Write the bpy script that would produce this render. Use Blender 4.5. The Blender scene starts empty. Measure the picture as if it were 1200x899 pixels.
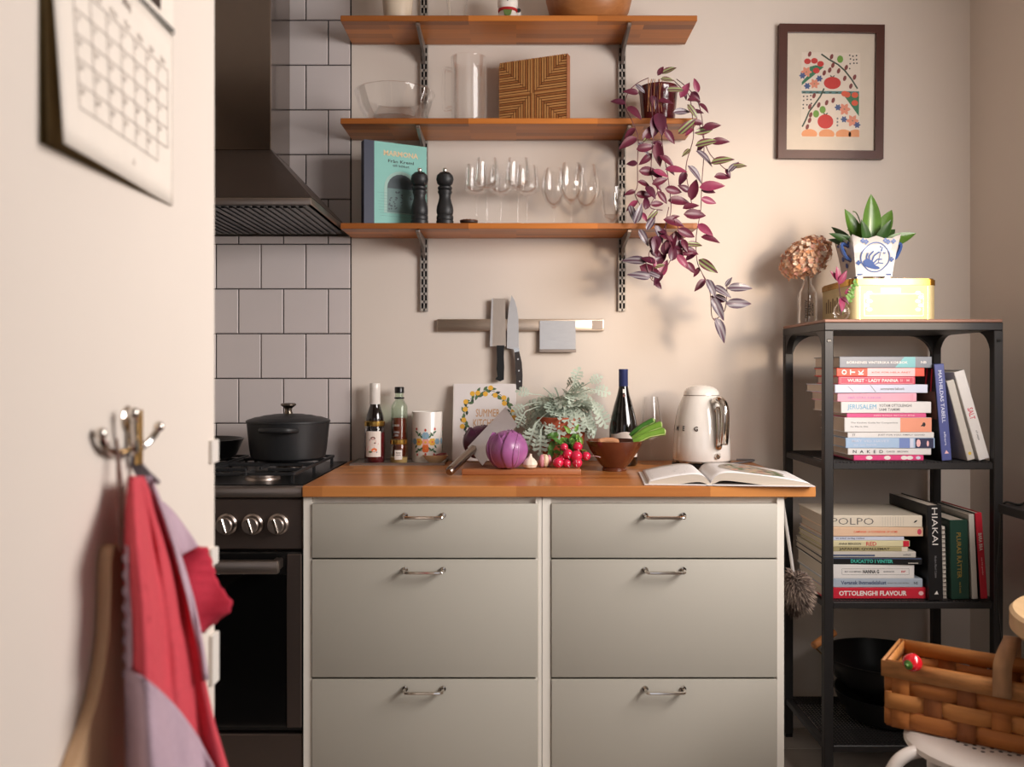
import bpy, bmesh, math, random
from mathutils import Vector, Matrix, Euler

# ---------------------------------------------------------------- camera, world, lights, exposure
EYE, FPX, CX, CY = 1.182, 1019.0, 605.0, 437.0        # eye height, focal length in pixels of the 1200 wide frame, vanishing point
scn = bpy.context.scene
COL = scn.collection
cam_d = bpy.data.cameras.new('camera'); cam = bpy.data.objects.new('camera', cam_d); COL.objects.link(cam)
cam.location = (0, 0, EYE); cam.rotation_euler = (math.pi/2, 0, 0)
cam_d.sensor_width = 36; cam_d.lens = FPX/1200*36
cam_d.shift_x = (600-CX)/1200; cam_d.shift_y = (CY-449.5)/1200
cam_d.clip_start = .05
cam_d.dof.use_dof = True; cam_d.dof.focus_distance = 2.62; cam_d.dof.aperture_fstop = 4.0
scn.camera = cam

world = bpy.data.worlds.new('world'); scn.world = world; world.use_nodes = True
bg = world.node_tree.nodes['Background']; bg.inputs[0].default_value = (.86, .90, 1.0, 1); bg.inputs[1].default_value = .62

def light(name, kind, loc, direction, energy, color, **kw):
    d = bpy.data.lights.new(name, kind); d.energy = energy; d.color = color
    for k, v in kw.items(): setattr(d, k, v)
    o = bpy.data.objects.new(name, d); COL.objects.link(o); o.location = loc
    o.rotation_euler = Vector(direction).to_track_quat('-Z', 'Y').to_euler()
    return o
light('sun', 'SUN', (4, -3, 3), (-.40, .915, -.075), 1.0, (1, .74, .50), angle=math.radians(8))
light('daylight_window', 'AREA', (1.63, 1.20, 1.70), (-1, .65, -.38), 34, (1, .935, .895), shape='RECTANGLE', size=1.25, size_y=.95, spread=math.radians(150))
scn.view_settings.view_transform = 'Standard'; scn.view_settings.look = 'None'
scn.view_settings.gamma = 1; scn.view_settings.use_curve_mapping = False
scn.view_settings.exposure = 0.46
scn.cycles.max_bounces = 8; scn.cycles.transparent_max_bounces = 24
scn.cycles.caustics_reflective = False; scn.cycles.caustics_refractive = False

# ---------------------------------------------------------------- helpers
PI = math.pi
R = math.radians
def at(px, py, y): return Vector(((px-CX)*y/FPX, y, EYE-(py-CY)*y/FPX))
def AX(px, y): return (px-CX)*y/FPX
def AZ(py, y): return EYE-(py-CY)*y/FPX
def lin(c):
    f = lambda v: (v/255/12.92) if v <= 10.3 else ((v/255+.055)/1.055)**2.4
    return (f(c[0]), f(c[1]), f(c[2]), 1)
MATS = {}
def mat(name, col, rough=.5, metal=0.0, var=.06, scale=30, bump=0.0, bscale=200, coat=0.0, trans=0.0, sss=0.0, stretch=(1, 1, 1), aniso=0):
    if name in MATS: return MATS[name]
    m = bpy.data.materials.new(name); m.use_nodes = True; MATS[name] = m
    nt = m.node_tree; N = nt.nodes; K = nt.links; p = N['Principled BSDF']
    tc = N.new('ShaderNodeTexCoord'); mp = N.new('ShaderNodeMapping'); mp.inputs['Scale'].default_value = stretch
    K.new(tc.outputs['Object'], mp.inputs['Vector'])
    nz = N.new('ShaderNodeTexNoise'); nz.inputs['Scale'].default_value = scale; nz.inputs['Detail'].default_value = 4
    K.new(mp.outputs[0], nz.inputs['Vector'])
    mx = N.new('ShaderNodeMix'); mx.data_type = 'RGBA'
    c = lin(col); mx.inputs[6].default_value = tuple(max(0, v*(1-var*1.5)) for v in c[:3])+(1,)
    mx.inputs[7].default_value = tuple(min(1, v*(1+var*1.5)) for v in c[:3])+(1,)
    K.new(nz.outputs['Fac'], mx.inputs[0]); K.new(mx.outputs[2], p.inputs['Base Color'])
    p.inputs['Roughness'].default_value = rough; p.inputs['Metallic'].default_value = metal
    p.inputs['Coat Weight'].default_value = coat; p.inputs['Transmission Weight'].default_value = trans
    p.inputs['Subsurface Weight'].default_value = sss
    if sss: p.inputs['Subsurface Radius'].default_value = (.01, .005, .003)
    if bump:
        b = N.new('ShaderNodeBump'); b.inputs['Strength'].default_value = bump; b.inputs['Distance'].default_value = .002
        n2 = N.new('ShaderNodeTexNoise'); n2.inputs['Scale'].default_value = bscale; K.new(mp.outputs[0], n2.inputs['Vector'])
        K.new(n2.outputs['Fac'], b.inputs['Height']); K.new(b.outputs[0], p.inputs['Normal'])
    return m
def wood(name, c1, c2, rough=.42, bw=.38, bh=.042, grain=.35, axis='x', coat=.12):
    """glued staves with a long grain, laid out in the object's own x-y plane"""
    m = bpy.data.materials.new(name); m.use_nodes = True; MATS[name] = m
    nt = m.node_tree; N = nt.nodes; K = nt.links; p = N['Principled BSDF']
    tc = N.new('ShaderNodeTexCoord'); mp = N.new('ShaderNodeMapping'); K.new(tc.outputs['Object'], mp.inputs['Vector'])
    if axis == 'y': mp.inputs['Rotation'].default_value = (0, 0, PI/2)
    if axis == 'z': mp.inputs['Rotation'].default_value = (0, PI/2, 0)
    br = N.new('ShaderNodeTexBrick'); br.inputs['Scale'].default_value = 1; br.inputs['Mortar Size'].default_value = 0
    br.inputs['Brick Width'].default_value = bw; br.inputs['Row Height'].default_value = bh; br.offset = .37
    br.inputs['Color1'].default_value = (0, 0, 0, 1); br.inputs['Color2'].default_value = (1, 1, 1, 1)
    K.new(mp.outputs[0], br.inputs['Vector'])
    m2 = N.new('ShaderNodeMapping'); m2.inputs['Scale'].default_value = (4, 70, 70); K.new(mp.outputs[0], m2.inputs['Vector'])
    nz = N.new('ShaderNodeTexNoise'); nz.inputs['Scale'].default_value = 1; nz.inputs['Detail'].default_value = 5; nz.inputs['Distortion'].default_value = .6
    K.new(m2.outputs[0], nz.inputs['Vector'])
    ma = N.new('ShaderNodeMath'); ma.operation = 'MULTIPLY_ADD'; ma.inputs[1].default_value = 1-grain
    mb = N.new('ShaderNodeMath'); mb.operation = 'MULTIPLY'; mb.inputs[1].default_value = grain
    K.new(br.outputs['Color'], ma.inputs[0]); K.new(nz.outputs['Fac'], mb.inputs[0]); K.new(mb.outputs[0], ma.inputs[2])
    mx = N.new('ShaderNodeMix'); mx.data_type = 'RGBA'; mx.inputs[6].default_value = lin(c1); mx.inputs[7].default_value = lin(c2)
    K.new(ma.outputs[0], mx.inputs[0]); K.new(mx.outputs[2], p.inputs['Base Color'])
    p.inputs['Roughness'].default_value = rough; p.inputs['Coat Weight'].default_value = coat; p.inputs['Coat Roughness'].default_value = .3
    b = N.new('ShaderNodeBump'); b.inputs['Strength'].default_value = .15; b.inputs['Distance'].default_value = .001
    K.new(nz.outputs['Fac'], b.inputs['Height']); K.new(b.outputs[0], p.inputs['Normal'])
    return m
def thin_glass(name, tint=(1, 1, 1), ior=1.45, base=.018):
    """thin-walled clear glass: mostly see-through, mirror at grazing angles"""
    m = bpy.data.materials.new(name); m.use_nodes = True; MATS[name] = m
    nt = m.node_tree; N = nt.nodes; K = nt.links; N.remove(N['Principled BSDF'])
    tr = N.new('ShaderNodeBsdfTransparent'); tr.inputs[0].default_value = tint+(1,)
    gl = N.new('ShaderNodeBsdfGlossy'); gl.inputs['Roughness'].default_value = .03; gl.inputs[0].default_value = (1, 1, 1, 1)
    lw = N.new('ShaderNodeLayerWeight'); lw.inputs[0].default_value = .28
    ma = N.new('ShaderNodeMath'); ma.operation = 'MULTIPLY_ADD'; ma.inputs[1].default_value = .42; ma.inputs[2].default_value = base
    ma.use_clamp = True
    K.new(lw.outputs['Fresnel'], ma.inputs[0])
    mx = N.new('ShaderNodeMixShader'); K.new(ma.outputs[0], mx.inputs[0]); K.new(tr.outputs[0], mx.inputs[1]); K.new(gl.outputs[0], mx.inputs[2])
    K.new(mx.outputs[0], N['Material Output'].inputs[0])
    return m

def newbm(): return bmesh.new()
def box(bm, x0, x1, y0, y1, z0, z1, b=0, seg=1):
    M = Matrix.Translation(((x0+x1)/2, (y0+y1)/2, (z0+z1)/2)) @ Matrix.Diagonal((abs(x1-x0), abs(y1-y0), abs(z1-z0), 1))
    vs = bmesh.ops.create_cube(bm, size=1, matrix=M)['verts']
    if b:
        es = list({e for v in vs for e in v.link_edges})
        bmesh.ops.bevel(bm, geom=es, offset=b, segments=seg, affect='EDGES', profile=.5)
    return bm
def BX(*a, **k): return box(newbm(), *a, **k)
def lathe(bm, prof, n=32, c=(0, 0, 0), sx=1, sy=1):
    rings = []
    for r, z in prof:
        if r < 1e-5: rings.append([bm.verts.new((c[0], c[1], c[2]+z))])
        else: rings.append([bm.verts.new((c[0]+sx*r*math.cos(2*PI*k/n), c[1]+sy*r*math.sin(2*PI*k/n), c[2]+z)) for k in range(n)])
    for a, b in zip(rings, rings[1:]):
        for k in range(n):
            k2 = (k+1) % n
            if len(a) == 1 and len(b) == 1: continue
            if len(a) == 1: bm.faces.new((a[0], b[k2], b[k]))
            elif len(b) == 1: bm.faces.new((a[k], a[k2], b[0]))
            else: bm.faces.new((a[k], a[k2], b[k2], b[k]))
    return bm
def LA(prof, n=32, **k): return lathe(newbm(), prof, n, **k)
def tube(bm, pts, r, n=8, closed=False, flat=1.0):
    P = [Vector(p) for p in pts]; m = len(P)
    rr = r if isinstance(r, (list, tuple)) else [r]*m
    T = []
    for i in range(m):
        a = P[(i-1) % m] if (closed or i > 0) else P[i]; b = P[(i+1) % m] if (closed or i < m-1) else P[i]
        t = b-a; T.append(t.normalized() if t.length > 1e-9 else Vector((0, 0, 1)))
    up = Vector((0, 0, 1)) if abs(T[0].z) < .9 else Vector((1, 0, 0))
    nrm = (up-T[0]*up.dot(T[0])).normalized(); rings = []
    for i in range(m):
        nrm = (nrm-T[i]*nrm.dot(T[i]))
        nrm = nrm.normalized() if nrm.length > 1e-6 else T[i].orthogonal().normalized()
        bn = T[i].cross(nrm)
        rings.append([bm.verts.new(P[i]+(nrm*math.cos(2*PI*k/n)+bn*math.sin(2*PI*k/n)*flat)*rr[i]) for k in range(n)])
    for i in range(m if closed else m-1):
        a, b = rings[i], rings[(i+1) % m]
        for k in range(n): bm.faces.new((a[k], a[(k+1) % n], b[(k+1) % n], b[k]))
    if not closed:
        bm.faces.new(rings[0][::-1]); bm.faces.new(rings[-1])
    return bm
def TU(*a, **k): return tube(newbm(), *a, **k)
def prism(bm, poly, t0, t1, plane='xz'):
    """extrude a 2D outline; plane xz is extruded along y, xy along z, yz along x"""
    f = {'xz': lambda u, v, t: (u, t, v), 'xy': lambda u, v, t: (u, v, t), 'yz': lambda u, v, t: (t, u, v)}[plane]
    a = [bm.verts.new(f(u, v, t0)) for u, v in poly]; b = [bm.verts.new(f(u, v, t1)) for u, v in poly]
    bm.faces.new(a); bm.faces.new(b[::-1]); n = len(poly)
    for i in range(n): bm.faces.new((a[i], b[i], b[(i+1) % n], a[(i+1) % n]))
    return bm
def PR(*a, **k): return prism(newbm(), *a, **k)
def sheet(bm, f, nu, nv):
    g = [[bm.verts.new(f(i/nu, j/nv)) for i in range(nu+1)] for j in range(nv+1)]
    for j in range(nv):
        for i in range(nu): bm.faces.new((g[j][i], g[j][i+1], g[j+1][i+1], g[j+1][i]))
    return bm
def ball(bm, c, rx, ry=None, rz=None, u=16, v=10, warp=None):
    ry = ry or rx; rz = rz or rx
    vs = bmesh.ops.create_uvsphere(bm, u_segments=u, v_segments=v, radius=1)['verts']
    for q in vs:
        d = q.co.copy(); s = warp(d) if warp else 1
        q.co = Vector((c[0]+d.x*rx*s, c[1]+d.y*ry*s, c[2]+d.z*rz*s))
    return bm
def smooth_flags(bm, angle=.6):
    for f in bm.faces: f.smooth = True
    for e in bm.edges:
        if len(e.link_faces) == 2 and e.calc_face_angle(0) > angle: e.smooth = False
def mesh(bm, m, name='mesh', recalc=True, angle=.6):
    if recalc: bmesh.ops.recalc_face_normals(bm, faces=bm.faces[:])
    smooth_flags(bm, angle)
    me = bpy.data.meshes.new(name); bm.to_mesh(me); bm.free()
    for k in (m if isinstance(m, (list, tuple)) else [m]): me.materials.append(k)
    return me
def obj(name, bm, m=None, parent=None, loc=(0, 0, 0), rot=(0, 0, 0), label=None, kind=None, recalc=True, thick=0, sub=0, angle=.6):
    me = bm if isinstance(bm, bpy.types.Mesh) else mesh(bm, m, name, recalc, angle)
    o = bpy.data.objects.new(name, me); COL.objects.link(o)
    o.parent = parent; o.location = loc; o.rotation_euler = rot
    if label: o['label'] = label
    if kind: o['kind'] = kind
    if thick:
        s = o.modifiers.new('thickness', 'SOLIDIFY'); s.thickness = thick; s.offset = 0
    if sub:
        s = o.modifiers.new('smooth', 'SUBSURF'); s.levels = sub; s.render_levels = sub
    return o
def thing(name, label, cat, loc=(0, 0, 0), rot=0, group=None):
    o = bpy.data.objects.new(name, None); COL.objects.link(o); o.empty_display_size = .05
    o.location = loc; o.rotation_euler = rot if isinstance(rot, tuple) else (0, 0, rot)
    o['label'] = label; o['category'] = cat
    if group: o['group'] = group
    return o
def tag(o, label, cat, group=None):
    o['label'] = label; o['category'] = cat
    if group: o['group'] = group
    return o
def frame(loc, d, up=(0, 0, 1), s=1.0):
    """local x runs along d, local z as near up as it can"""
    x = Vector(d).normalized(); z = Vector(up); z = z-x*z.dot(x)
    z = z.normalized() if z.length > 1e-5 else x.orthogonal().normalized()
    y = z.cross(x); M = Matrix((x, y, z)).transposed().to_4x4()
    return Matrix.Translation(loc) @ M @ Matrix.Diagonal((s, s, s, 1))
def curve(pts, n=6):
    """Catmull-Rom through the points"""
    P = [Vector(p) for p in pts]; out = []
    for i in range(len(P)-1):
        a = P[max(0, i-1)]; b = P[i]; c = P[i+1]; d = P[min(len(P)-1, i+2)]
        for k in range(n):
            t = k/n
            out.append(.5*((2*b)+(c-a)*t+(2*a-5*b+4*c-d)*t*t+(3*b-a-3*c+d)*t**3))
    return out+[P[-1]]

# flat print: coloured shapes lying on a surface
def ell(cx, cy, rx, ry, n=12, a=0):
    ca, sa = math.cos(a), math.sin(a)
    return [(cx+rx*math.cos(2*PI*k/n)*ca-ry*math.sin(2*PI*k/n)*sa, cy+rx*math.cos(2*PI*k/n)*sa+ry*math.sin(2*PI*k/n)*ca) for k in range(n)]
def leafp(cx, cy, l, w, a, n=4):
    pts = [(-.5+i/n, w*math.sin(PI*i/n)/l/2) for i in range(n+1)]+[(-.5+i/n, -w*math.sin(PI*i/n)/l/2) for i in range(n-1, 0, -1)]
    ca, sa = math.cos(a), math.sin(a)
    return [(cx+l*(u*ca-v*sa), cy+l*(u*sa+v*ca)) for u, v in pts]
def rect(x0, y0, x1, y1): return [(x0, y0), (x1, y0), (x1, y1), (x0, y1)]
def stroke(pts, w):
    out = []
    for (x0, y0), (x1, y1) in zip(pts, pts[1:]):
        d = math.hypot(x1-x0, y1-y0) or 1; nx, ny = -(y1-y0)/d*w/2, (x1-x0)/d*w/2
        out.append([(x0+nx, y0+ny), (x1+nx, y1+ny), (x1-nx, y1-ny), (x0-nx, y0-ny)])
    return out
def art(name, shapes, parent, mapf, lift=.0004, **k):
    """shapes: (material, polygon); mapf(u, v, h) puts the print on its surface at height h"""
    bm = newbm(); mats = []
    for i, (m, poly) in enumerate(shapes):
        if m not in mats: mats.append(m)
        h = lift*(1+.6*mats.index(m)+i*.004)
        try: f = bm.faces.new([bm.verts.new(mapf(u, v, h)) for u, v in poly]); f.material_index = mats.index(m)
        except ValueError: pass
    return obj(name, bm, mats, parent, recalc=False, **k)
def text_mesh(s, bold=0.0, spacing=1.0):
    c = bpy.data.curves.new('lettering', 'FONT'); c.body = s; c.size = 1; c.resolution_u = 2; c.offset = bold; c.space_character = spacing
    o = bpy.data.objects.new('lettering', c); COL.objects.link(o)
    me = bpy.data.meshes.new_from_object(o); bpy.data.objects.remove(o); bpy.data.curves.remove(c)
    return me
def text(name, s, m, parent, loc, rot, w=None, h=None, bold=0.01, spacing=1.0, align='c', mapf=None, up=.0):
    """lettering w wide and h high (either may be left out), lying in its own x-y plane or mapped"""
    me = text_mesh(s, bold, spacing)
    xs = [v.co.x for v in me.vertices]; ys = [v.co.y for v in me.vertices]
    x0, x1, y0, y1 = min(xs), max(xs), min(ys), max(ys)
    sx = w/(x1-x0) if w else None; sy = h/(y1-y0) if h else None
    sx = sx or sy; sy = sy or sx
    ox = {'c': (x0+x1)/2, 'l': x0, 'r': x1}[align]; oy = (y0+y1)/2
    for v in me.vertices:
        u, q = (v.co.x-ox)*sx, (v.co.y-oy)*sy
        v.co = Vector(mapf(u, q)) if mapf else Vector((u, q, up))
    me.materials.append(m)
    o = bpy.data.objects.new(name, me); COL.objects.link(o); o.parent = parent; o.location = loc; o.rotation_euler = rot
    return o

# ---------------------------------------------------------------- materials
M_wall = mat('wall_paint', (225, 214, 203), .75, var=.015, scale=6, bump=.06, bscale=90)
M_ceil = mat('ceiling_paint', (215, 205, 195), .8, var=.01)
M_trim = mat('trim_paint', (224, 218, 210), .4, var=.01)
M_tile = mat('tile_glaze', (214, 205, 203), .16, var=.02, scale=9, coat=.3)
M_grout = mat('dark_grout', (38, 33, 32), .8)
M_steel = mat('brushed_steel', (168, 156, 148), .36, 1, var=.05, scale=60, stretch=(1, 1, 30))
M_darksteel = mat('dark_steel', (104, 92, 86), .38, .85, var=.06, scale=40, stretch=(2, 30, 30))
M_chrome = mat('chrome', (215, 208, 200), .09, 1, var=.01)
M_black = mat('black_enamel', (14, 14, 14), .28, var=.03)
M_iron = mat('matte_black_iron', (30, 31, 33), .48, var=.08, scale=90, bump=.1, bscale=300)
M_blackmetal = mat('black_powder_coat', (34, 32, 32), .45, var=.06)
M_blackglass = mat('black_oven_glass', (8, 8, 8), .08, var=.0, coat=.5)
M_front = mat('sage_grey_front', (188, 183, 171), .52, var=.012, scale=5)
M_carcass = mat('white_carcass', (243, 237, 226), .45, var=.01)
M_counter = wood('oiled_oak_worktop', (158, 88, 38), (222, 150, 82), .32, .5, .042, .36)
M_shelf = wood('oiled_shelf_wood', (104, 50, 14), (220, 134, 52), .42, .40, .036, .34)
M_board = wood('chopping_board_wood', (140, 82, 46), (186, 118, 72), .5, .4, .05, .6)
M_grain_l = mat('end_grain_light', (196, 142, 84), .5, var=.1, scale=60)
M_grain_d = mat('end_grain_dark', (104, 58, 28), .5, var=.1, scale=60)
M_bowlwood = wood('turned_wood', (140, 84, 42), (186, 124, 72), .45, 2, 2, .9)
M_palewood = wood('pale_beech', (196, 158, 112), (222, 188, 144), .5, 2, 2, .9, 'y')
M_paddle = wood('paddle_wood', (192, 152, 112), (222, 188, 150), .55, 2, 2, .9, 'z')
M_basket = [wood('basket_splint_%s' % n, a, b, .6, 3, 3, .9, ax, 0) for n, a, b, ax in
            (('amber', (142, 78, 30), (204, 128, 58), 'x'), ('honey', (164, 100, 46), (218, 148, 78), 'x'), ('brown', (112, 60, 26), (170, 100, 48), 'z'))]
M_glass = thin_glass('clear_glass')
M_glassg = thin_glass('bottle_glass', (.90, .95, .90))
M_white = mat('white_gloss', (236, 230, 222), .22, var=.01, coat=.3)
M_cream = mat('cream_glaze', (214, 198, 176), .3, var=.03)
M_paper = mat('page_paper', (226, 216, 202), .8, var=.04, scale=8)
M_pageedge = mat('page_edges', (205, 192, 176), .85, var=.18, scale=1, stretch=(1, 1, 900))
def flat(name, c, rough=.55, **k): return mat(name, c, rough, var=k.pop('var', .03), **k)
INK = flat('ink_black', (32, 30, 32)); INKW = flat('ink_white', (238, 232, 226)); INKG = flat('ink_grey', (128, 126, 128))
# ---------------------------------------------------------------- the setting
WY, RX = 2.9, 1.514                                    # back wall, right wall
def struct(name, bm, m, parent=None, **k): return obj(name, bm, m, parent, kind='structure', **k)
struct('wall_back', BX(-1.6, 1.70, WY, WY+.1, 0, 2.6), M_wall)
b = newbm()                                            # right wall with two window openings
for y0, y1, z0, z1 in ((1.86, WY, 0, 2.6), (-5.2, 1.86, 0, 1.31), (-5.2, 1.86, 2.2, 2.6), (-5.2, -.65, 1.31, 2.2)):
    box(b, RX, RX+.16, y0, y1, z0, z1)
struct('wall_right', b, M_wall)
w = struct('window_1', BX(RX+.10, RX+.15, -.65, 1.86, 1.31, 1.34), M_trim)
for a in ((-.65, 1.86, 2.17, 2.2), (-.65, -.61, 1.34, 2.17), (1.82, 1.86, 1.34, 2.17)):
    obj('window_frame', BX(RX+.10, RX+.15, *a), M_trim, w)
struct('wall_kitchen_left', BX(-1.7, -1.6, -5.2, WY+.1, 0, 2.6), M_wall)
wl = struct('wall_left', BX(-.52, -.40, -5.2, 1.155, 0, 2.6, .003), M_wall)
for z0, z1, p in ((1.064, 1.094, .0055), (.93, .952, .005), (.774, .84, .006)):
    obj('hinge_leaf', BX(-.402, -.40+p, 1.130, 1.1545, z0, z1, .001), M_trim, wl)
struct('ceiling', BX(-1.7, 1.70, -5.2, WY+.1, 2.6, 2.7), M_ceil)
fl = struct('floor', BX(-1.7, 1.70, -5.2, WY+.1, -.1, -.012), mat('floor_gap', (40, 36, 34), .8))
fm = [wood('floor_board_%s' % n, a, c, .45, 2, 2, .9, 'x') for n, a, c in (('grey', (158, 148, 140), (182, 172, 162)), ('umber', (142, 132, 124), (168, 156, 146)))]
pl = mesh(BX(-.699, .699, -.0805, .0805, -.012, 0, .0015), fm[0]); pl2 = mesh(BX(-.699, .699, -.0805, .0805, -.012, 0, .0015), fm[1])
for i in range(8):
    for j, x in enumerate((-.95, .45, 1.85)):
        if x+(i % 2)*.4 > 1.7: continue
        xc = x+(i % 2)*.4-.05
        obj('floor_board', pl if (i+j) % 2 else pl2, None, fl, (xc, 2.815-i*.163, 0))
bb = struct('baseboard_back', BX(.70, RX, WY-.014, WY, 0, .10, .003), M_trim)
struct('baseboard_right', BX(RX-.014, RX, 2.0, WY-.014, 0, .10, .003), M_trim)

# tiles on the back wall behind the cooker, each its own piece
TS, TX = .149, AX(412, WY)
tb = struct('trim_tile_bed', BX(-1.58, TX, WY-.004, WY, .60, 2.6), M_grout)
def tile_mesh(w, h):
    b = newbm(); c = .0022; t = .009
    o = [b.verts.new((x, WY-.003, z)) for x, z in ((0, 0), (w, 0), (w, h), (0, h))]
    m = [b.verts.new((x, WY-t+c, z)) for x, z in ((0, 0), (w, 0), (w, h), (0, h))]
    f = [b.verts.new((x, WY-t, z)) for x, z in ((c, c), (w-c, c), (w-c, h-c), (c, h-c))]
    b.faces.new(f)
    for q, r in ((o, m), (m, f)):
        for i in range(4): b.faces.new((q[i], q[(i+1) % 4], r[(i+1) % 4], r[i]))
    return mesh(b, M_tile, 'tile')
gap = .0035
full = tile_mesh(TS-gap, TS-gap); half = tile_mesh(TS/2-gap, TS-gap)
z_row = AZ(496, WY)                                    # a grout line measured in the photograph
rng = random.Random(2)
for r in range(-3, 11):
    z = z_row+r*TS+gap/2
    if z+TS > 2.6: break
    x = TX-.002
    h = (r % 2 == 0)
    k = 0
    while x > -1.56:
        w = TS/2 if (h and k == 0) else min(TS, x+1.585)
        x -= w
        t = obj('tile', half if (h and k == 0) else full if w > TS-.001 else tile_mesh(w-gap, TS-gap), None, tb, (x+gap/2, 0, z), (rng.uniform(-.0, .0), 0, 0))
        k += 1

# ---------------------------------------------------------------- cooker
SX0, SX1, SY = -1.153, -.5555, 2.262
ck = thing('cooker', 'stainless steel gas cooker with black oven door beside the drawers', 'cooker', (-.854, 2.57, 0))
def loc(o): return -o.location
def cobj(name, bm, m, par=ck, **k):                    # geometry given in world space under a thing that stands elsewhere
    bm.transform(Matrix.Translation(-par.location)); return obj(name, bm, m, par, **k)
cobj('body', BX(SX0+.004, SX1-.004, SY+.03, 2.885, .06, .855, .003), M_darksteel)
b = newbm(); box(b, SX0, SX1, SY-.006, 2.885, .857, .886, .006, 2)
cobj('hob_rim', b, M_steel)
cobj('hob_plate', BX(SX0+.02, SX1-.004, SY+.02, 2.88, .886, .889), M_black)
cobj('control_panel', BX(SX0, SX1, SY, SY+.03, .722, .854, .003), M_darksteel)
for x in (-.751, -.684, -.618, -.818, -.885, -1.0):
    kb = cobj('knob', LA([(0, 0), (.0275, 0), (.0275, .008), (.023, .012), (.0215, .03), (.019, .033), (0, .033)], 24), M_steel)
    kb.parent = ck; kb.location = Vector((x, SY, .789))-ck.location; kb.rotation_euler = (PI/2, 0, 0)
    kb.data.transform(Matrix.Translation(ck.location))
    obj('pointer', BX(-.0045, .0045, -.02, .02, .031, .039, .002), M_chrome, kb, rot=(0, 0, .3))
dr = cobj('oven_door', BX(SX0, SX1, SY-.004, SY+.03, .252, .716, .003), M_black)
for x0, x1 in ((-.5945, SX1-.001), (SX0+.001, SX0+.04)):
    obj('door_stile', BX(x0, x1, SY-.010, SY-.003, .262, .712, .002), M_darksteel, dr, loc=-ck.location)
obj('door_glass', BX(SX0+.042, -.596, SY-.0075, SY-.003, .262, .66, .001), M_blackglass, dr, loc=-ck.location)
b = newbm(); box(b, SX0+.05, -.602, SY-.062, SY-.04, .671, .706, .007, 2)
for x in (-.615, SX0+.07): box(b, x-.011, x+.011, SY-.05, SY-.003, .676, .703, .004)
obj('door_handle', b, M_steel, dr, loc=-ck.location)
cobj('drawer', BX(SX0, SX1, SY-.004, SY+.03, .075, .243, .003), M_darksteel)
for x in (SX0+.05, SX1-.05):
    for y in (SY+.08, 2.84): cobj('foot', LA([(0, 0), (.018, 0), (.018, .06), (0, .06)], 12, c=(x, y, 0)), M_black)
for x, y, r in ((-.70, 2.40, .042), (-.70, 2.68, .035), (-.98, 2.40, .035), (-.98, 2.68, .042)):
    br = cobj('burner', LA([(0, 0), (r*1.15, 0), (r*1.1, .006), (r, .008), (r, .014), (0, .014)], 28, c=(x, y, .889)), M_steel)
    obj('burner_cap', LA([(0, .014), (r*.8, .014), (r*.78, .019), (0, .020)], 24, c=(x, y, .889)), M_black, br, loc=-ck.location)
for xc in (-.715, -.99):
    b = newbm()
    for y in (2.30, 2.535, 2.56, 2.80): box(b, xc-.128, xc+.128, y-.004, y+.004, .910, .918, .001)
    for x in (xc-.126, xc+.126): box(b, x-.004, x+.004, 2.30, 2.80, .910, .918, .001)
    for yc in (2.40, 2.68):
        for dx, dy in ((1, 0), (-1, 0), (0, 1), (0, -1)):
            x0, x1 = sorted((xc+dx*.03, xc+dx*.126)); y0, y1 = sorted((yc+dy*.03, yc+dy*.11))
            box(b, x0-(.004 if dx == 0 else 0), x1+(.004 if dx == 0 else 0), y0-(.004 if dy == 0 else 0), y1+(.004 if dy == 0 else 0), .911, .9195, .001)
    for x in (xc-.122, xc+.122):
        for y in (2.305, 2.55, 2.795): box(b, x-.004, x+.004, y-.004, y+.004, .889, .914)
    cobj('pan_support', b, M_iron)

# extractor hood
HX0, HX1 = -1.153, -.552
hd = thing('extractor_hood', 'stainless steel chimney extractor hood on the tiled wall above the cooker', 'extractor hood', (-.852, WY-.012, 1.634))
y0, yb, zb = 2.345, WY-.011, 1.634
b = newbm()
def loft(b, r0, r1):
    v = [b.verts.new(p) for p in r0]; w = [b.verts.new(p) for p in r1]
    for i in range(4): b.faces.new((v[i], v[(i+1) % 4], w[(i+1) % 4], w[i]))
    return v, w
q0 = [(HX0, y0, zb+.022), (HX1, y0, zb+.022), (HX1, yb, zb+.022), (HX0, yb, zb+.022)]
CXL, CXR, CYF, CZ = -.985, -.752, 2.665, 1.865
q1 = [(CXL, CYF, CZ), (CXR, CYF, CZ), (CXR, yb, CZ), (CXL, yb, CZ)]
v, w = loft(b, q0, q1); b.faces.new(v[::-1]); b.faces.new(w)
cobj('canopy', b, M_darksteel, hd)
b = newbm(); box(b, HX0, HX1, y0, yb, zb, zb+.022, .004, 2)
for f in list(b.faces):
    if f.normal.z < -.9: b.faces.remove(f)
rim = cobj('rim', b, M_steel, hd, recalc=False)
for i in range(2):
    x0 = HX0+.02+i*.285
    f = cobj('grease_filter', BX(x0, x0+.275, y0+.03, yb-.02, zb+.006, zb+.012, .002), M_black, hd)
    b = newbm()
    for k in range(12): box(b, x0+.012+k*.0215, x0+.024+k*.0215, y0+.05, yb-.04, zb+.002, zb+.006, .001)
    obj('filter_slats', b, M_black, f, loc=-hd.location)
cobj('chimney', BX(CXL, CXR, CYF, yb, CZ, 2.595, .002), mat('polished_steel', (150, 140, 132), .14, 1, var=.02), hd)
for k in range(4): cobj('button', BX(-.90+k*.02, -.889+k*.02, y0-.003, y0+.002, zb+.006, zb+.016, .001), M_chrome, hd)

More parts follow.
